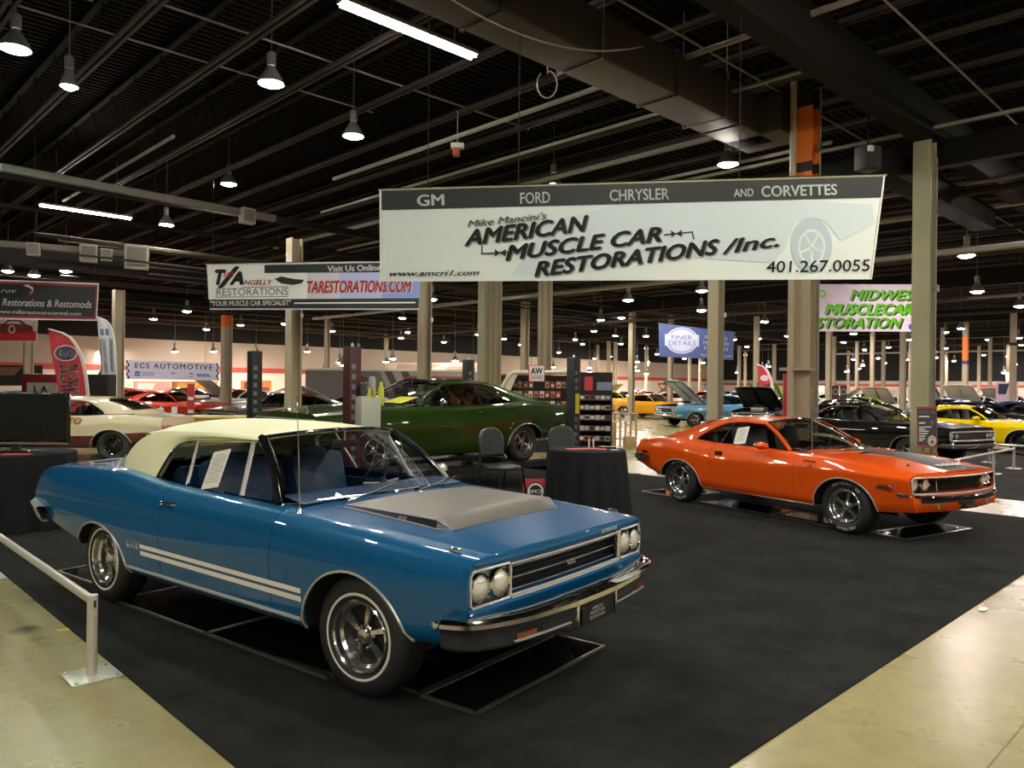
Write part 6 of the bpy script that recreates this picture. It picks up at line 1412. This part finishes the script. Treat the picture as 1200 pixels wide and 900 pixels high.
# light blue car, bonnet up
P = dict(label='light blue car with its white-lined hood raised, behind the orange car', x=8.9, y=34.0, deg=200, paint=pcol('#5f93b4', .2), lines=G_LINES, arches=[(-1.50, .31, .42, .345), (1.486, .31, .42, .36)], gh=moved_gh(G_GH, .02), bow=.05, nose=dict(z=(.60, .80), bumper=(.5, .06, .05)), hood_open=42, hood_in=mat('hood_liner', '#d9dce2', .5), arch_chrome=1, arch_m=WHITE, inside=0,
    wheels=dict(x=(-1.486, 1.486), R=(.33, .33), rim=.2, W=.22, y=.775))
cut, CUB = build_coupe(P, False)
for sg in (1, -1): MB().tube([CUB.P(x, CUB.y_at(x, .42)+.01, .42, sg) for x in (-1.0, -.5, 0, .5, 1.0)], .03, WHITE, 6).build('side_moulding', parent=cut)
GL = moved(G_LINES, 0); EL = E_LINES
def bgcar(kind, px, d, deg, col, label, **kw):
    p = at(px, 450, d); E = kind == 'E'
    P = dict(label=label, x=p.x, y=p.y, deg=deg, paint=pcol(col, kw.pop('metal', .05)), lines=(EL if E else GL), arches=[(-1.295, .31, .43, .335), (1.475, .31, .42, .36)] if E else [(-1.50, .31, .42, .345), (1.486, .31, .42, .36)], gh=E_GH if E else G_GH, bow=.08,
        nose=dict(z=(.57, .76), lamps=(.55, .71), bars=3) if E else dict(z=(.58, .79), lamps=(.58, .74), bars=3, bumper=(.5, .06, .05)), wheels=dict(DW) if E else dict(DW, x=(-1.486, 1.486)))
    P['gh'] = dict(P['gh'], glass=TINT); P.update(kw); return build_coupe(P, False)
bgcar('E', 902, 30.5, 235, '#0c0d10', 'black car with raised hood behind the light blue car tail', hood_open=35, hood_in=MATT_BLACK)
bgcar('E', 766, 41, -48, '#d89a1e', 'golden yellow car with a black grille left of the light blue car')
bgcar('G', 730, 47, -45, '#d9c018', 'bright yellow car partly behind the slatted pine stand')
bgcar('G', 797, 50, -35, '#cdb0ae', 'pale pink and white car behind the golden yellow car')
bgcar('E', 760, 55, -40, '#a02018', 'red car far behind the pale pink car', hood_open=40)
bgcar('E', 795, 62, 225, '#8e1a14', 'dark red car with raised hood far behind the light blue hood', hood_open=45)
bgcar('E', 868, 45, 225, '#4b86b0', 'mid blue car behind the light blue car roof')
bgcar('G', 908, 41.5, 235, '#8fc01c', 'lime green car with raised hood behind the black raised hood', hood_open=40)
bgcar('E', 940, 47, 230, '#b8b6ae', 'silver grey car behind the orange-topped column')
bgcar('E', 985, 28.5, 225, '#3a3a38', 'charcoal car with lime nose left of the black coupe', lower=pcol('#3a3a38'))
bgcar('E', 1006, 37, 225, '#98c41e', 'lime car behind the charcoal car')
bgcar('E', 1040, 43, 225, '#d3c9b4', 'cream car with raised hood behind the black coupe roof', hood_open=38)
bgcar('E', 1112, 34, 215, '#2f6fc4', 'bright blue car right of the pale green column', nose=dict(z=(.57, .76), lamps=(.55, .71), bars=3))
bgcar('G', 1140, 42, 220, '#dcdcdc', 'white car with raised hood behind the bright blue car', hood_open=40)
bgcar('E', 1156, 28, -50, '#0d0f14', 'black sports car behind the yellow sports car')
bgcar('E', 1212, 28.5, -50, '#1c2c50', 'navy car at the right edge behind the black sports car')
bgcar('G', 1178, 50, 220, '#c9c6bc', 'pale silver car far behind the black sports car', hood_open=35)
far = [('E', 700, 60, '#c9b23a'), ('G', 745, 66, '#e0d9cc'), ('E', 832, 70, '#b8352a'), ('G', 850, 60, '#7c8288'), ('E', 915, 54, '#c9c2b4'), ('G', 950, 66, '#a83224'), ('E', 978, 58, '#cfd0d2'), ('G', 1015, 53, '#b9b3a4'), ('E', 1052, 66, '#d8d4cc'), ('E', 1095, 50, '#4a7ab8'), ('G', 1150, 60, '#d9d2c8'), ('E', 1180, 68, '#5878a0'), ('G', 675, 66, '#8a2a20')]
names = {'#c9b23a': 'mustard', '#e0d9cc': 'ivory', '#b8352a': 'brick red', '#7c8288': 'steel grey', '#c9c2b4': 'stone coloured', '#a83224': 'rust red', '#cfd0d2': 'silver white', '#b9b3a4': 'sand coloured', '#d8d4cc': 'off-white', '#4a7ab8': 'sky blue', '#d9d2c8': 'bone white', '#5878a0': 'slate blue', '#8a2a20': 'oxblood'}
for i, (k, px, d, c) in enumerate(far): bgcar(k, px, d, 225 if i % 2 else -45, c, names[c]+' car in the far rows at the back of the hall', hood_open=40 if i % 3 == 0 else None)
# left rear group
bgcar('E', 150, 35, 215, '#c0341c', 'orange red car under the left end of the checked banner')
bgcar('G', 205, 40, 190, '#ded6c6', 'white and dark roofed car under the middle of the checked banner', roof_paint=pcol('#1c2230'))
bgcar('E', 205, 30.5, -10, '#c43a22', 'bright red car in front of the white one under the checked banner')
bgcar('G', 248, 43, 200, '#a8342a', 'deep red car at the right end of the checked banner')
bgcar('E', 132, 43, 190, '#b03020', 'tomato red car furthest back under the checked banner')
bgcar('G', 283, 36, 230, '#d8d8d6', 'white car with raised hood by the orange-topped left column', hood_open=40)
bgcar('G', 333, 25, 235, '#4a4642', 'dark grey car behind the left lift posts')
bgcar('E', 322, 33, 200, '#cfd4d6', 'silver car behind the dark grey car')
bgcar('G', 335, 47.3, 180, '#b02a20', 'red round-backed car behind the left lift post')
bgcar('E', 12, 27, 200, '#2a6a9c', 'blue car at the left edge behind the cream car')
bgcar('E', 412, 30, 215, '#c8ccc8', 'white hooded car in front of the trailer', hood_open=30)

# =================================================================== lamps
shade = mat('lamp_shade', (.20, .20, .19), .4, .5)
def lamp_mat(name, c, p): return mat(name, c, .5, emit=c, power=p)
LW = lamp_mat('lamp_glow', (1, .93, .80), LAMP_POWER); LG = lamp_mat('lamp_glow_green', (.62, 1, .75), LAMP_POWER); LP = lamp_mat('lamp_glow_pink', (1, .84, .80), LAMP_POWER*1.25)
def make_lamp(glow, r=.21):
    root = thing('high_bay_lamp', 'lamp', 'lamp', (0, 0, 0))
    s = MB(); s.lathe([(.05, .30), (.07, .27), (r*.55, .20), (r*.9, .08), (r*1.02, 0), (r*.99, 0), (r*.86, .08), (r*.5, .19)], shade, 20); s.build('shade', parent=root)
    MB().lathe([(.001, -.055), (r*.35, -.048), (r*.68, -.025), (r*.88, .02), (r*.88, .045)], glow, 20).build('bulb_lens', parent=root)
    b = MB(); b.lathe([(.06, .30), (.075, .32), (.075, .50), (.05, .53), (.001, .53)], shade, 14); b.build('ballast', parent=root)
    return root
proto = {}
def put_lamp(p, label, glow=LW, group=None, r=.21, drop=None):
    if (glow, r) not in proto: o = proto[(glow, r)] = make_lamp(glow, r)
    else: o = copy_tree(proto[(glow, r)])
    o.location = p; o['label'] = label
    if group: o['group'] = group
    elif 'group' in o: del o['group']
    h = (drop or 8.2)-p.z-.5
    MB().tube([(0, 0, .52), (0, 0, .52+h)], .012, shade, 6).build('hanger_rod', parent=o)
    return o
def strip_light(p, label, ang=GA, L=2.44):
    r = thing('fluorescent_light', label, 'lamp', p, ang)
    MB().box((0, 0, .06), (L, .20, .06), mat('fixture_white', '#8a8378', .5), bev=.01).build('housing', parent=r)
    for dy in (-.055, .055): MB().tube([(-L/2+.03, dy, .005), (L/2-.03, dy, .005)], .019, lamp_mat('tube_glow', (1, .86, .80), TUBE_POWER), 8).build('tube', parent=r)
    for dx in (-.8, .8): MB().tube([(dx, 0, .09), (dx, 0, 8.25-p.z)], .006, shade, 5).build('hanger_rod', parent=r)
    return r
def zlamp(px, py, z): r = ray(px, py); return Vector((0, 0, EYE)) + r*((z-EYE)/r.z)
a, b_ = zlamp(405, 8, 6.9), zlamp(552, 66, 6.9); strip_light((a+b_)/2, 'bright fluorescent strip light at the top, left of the air duct')
a = zlamp(102, 249, 6.6); strip_light(a, 'fluorescent strip light at the far left below the ceiling joists')
near = [(18, 58, 6.6, LG, 'green-tinted bell lamp at the top left corner'), (414, 160, 6.7, LW, 'bell lamp hanging below the left end of the strip light'), (853, 193, 6.3, LW, 'bell lamp just left of the orange column top'),
        (195, 264, 6.3, LW, 'bell lamp right of the left strip light'), (268, 216, 7.0, LW, 'bell lamp high among the joists left of centre'), (81, 102, 6.7, LG, 'small green-lit lamp below the second joist')]
for px, py, z, g_, lb in near: put_lamp(zlamp(px, py, z), lb, g_, None, .14 if px == 81 else .21)
mid = [(77, 318), (9, 318), (40, 323), (180, 374), (219, 365), (242, 386), (282, 381), (96, 396), (389, 388), (470, 396), (506, 351), (520, 401), (696, 388), (674, 398), (728, 403), (736, 352), (822, 364), (704, 375), (757, 394), (896, 377), (889, 397), (975, 406), (1013, 410), (1000, 391), (1145, 342), (1195, 359), (1126, 385), (1153, 416), (1108, 408), (1029, 420), (1097, 419), (1181, 418), (1118, 423), (1194, 396), (560, 392), (610, 404), (655, 413), (430, 405), (340, 398), (310, 408), (150, 410), (790, 408), (850, 412), (930, 415), (860, 398), (955, 391), (1065, 398), (770, 415), (715, 418), (590, 415)]
for px, py in mid:
    z = 4.9 if py > 330 else 5.6; p = zlamp(px, py, z)
    if p.y > 70: p = at(px, py, 70)
    put_lamp(p, 'bell-shaped lamp glowing in the distant rows under the ceiling', LP if px > 900 else LW, 'distant high-bay lamps', .21, 7.25)
rnd = random.Random(11)
for k in range(46):
    px = rnd.uniform(640, 1200) if k < 34 else rnd.uniform(100, 600); py = rnd.uniform(419, 440); p = at(px, py, rnd.uniform(60, 78) if px > 640 else rnd.uniform(42, 50))
    if to_uv(p)[0] > U1-2 or to_uv(p)[1] > V1-2: continue
    put_lamp(p, 'bell-shaped lamp glowing in the distant rows under the ceiling', LP, 'distant high-bay lamps', .21, 7.25)
for u in range(22, 82, 9):
    for v in range(-12, 50, 9): put_lamp(uv(u+(v % 2)*2, v, 5.15), 'bell-shaped lamp glowing in the distant rows under the ceiling', LP, 'distant high-bay lamps', .21, 7.25)
for px in (205, 250, 300, 360, 130, 420): put_lamp(at(px, 412, 46 if px < 300 else 50), 'bell-shaped lamp glowing in the distant rows under the ceiling', LP, 'distant high-bay lamps', .21, 7.25)
# unseen lamps added over and behind the camera as fill light
for u in (-24, -17, -10, -4, 2, 9):
    for v in (-25, -18, -11, -5, 1, 7):
        if u > 1 and v > 0: continue
        put_lamp(uv(u, v, 6.7), 'unseen bell lamp added behind the viewer for fill light', LW, 'added lamps behind the viewer')
for x, y in ((-3.4, 3.6), (.8, 5.6), (4.6, 5.2), (8.0, 6.4), (-7.5, 5.0), (2.5, .6)): put_lamp(Vector((x, y, 6.75)), 'unseen bell lamp added above the stands to light the banner', LW, 'lamps above the stands')  # added out of frame to light the large banner's face
for u, v in ((10, -8), (16, -7), (22, -10), (13, -15), (20, 3), (9.5, 1.2), (22, 12), (14, 13), (6, 12), (-6, 14), (2, 19)): put_lamp(uv(u, v, 6.7), 'unseen bell lamp added above the stands to light the banner', LW, 'lamps above the stands')
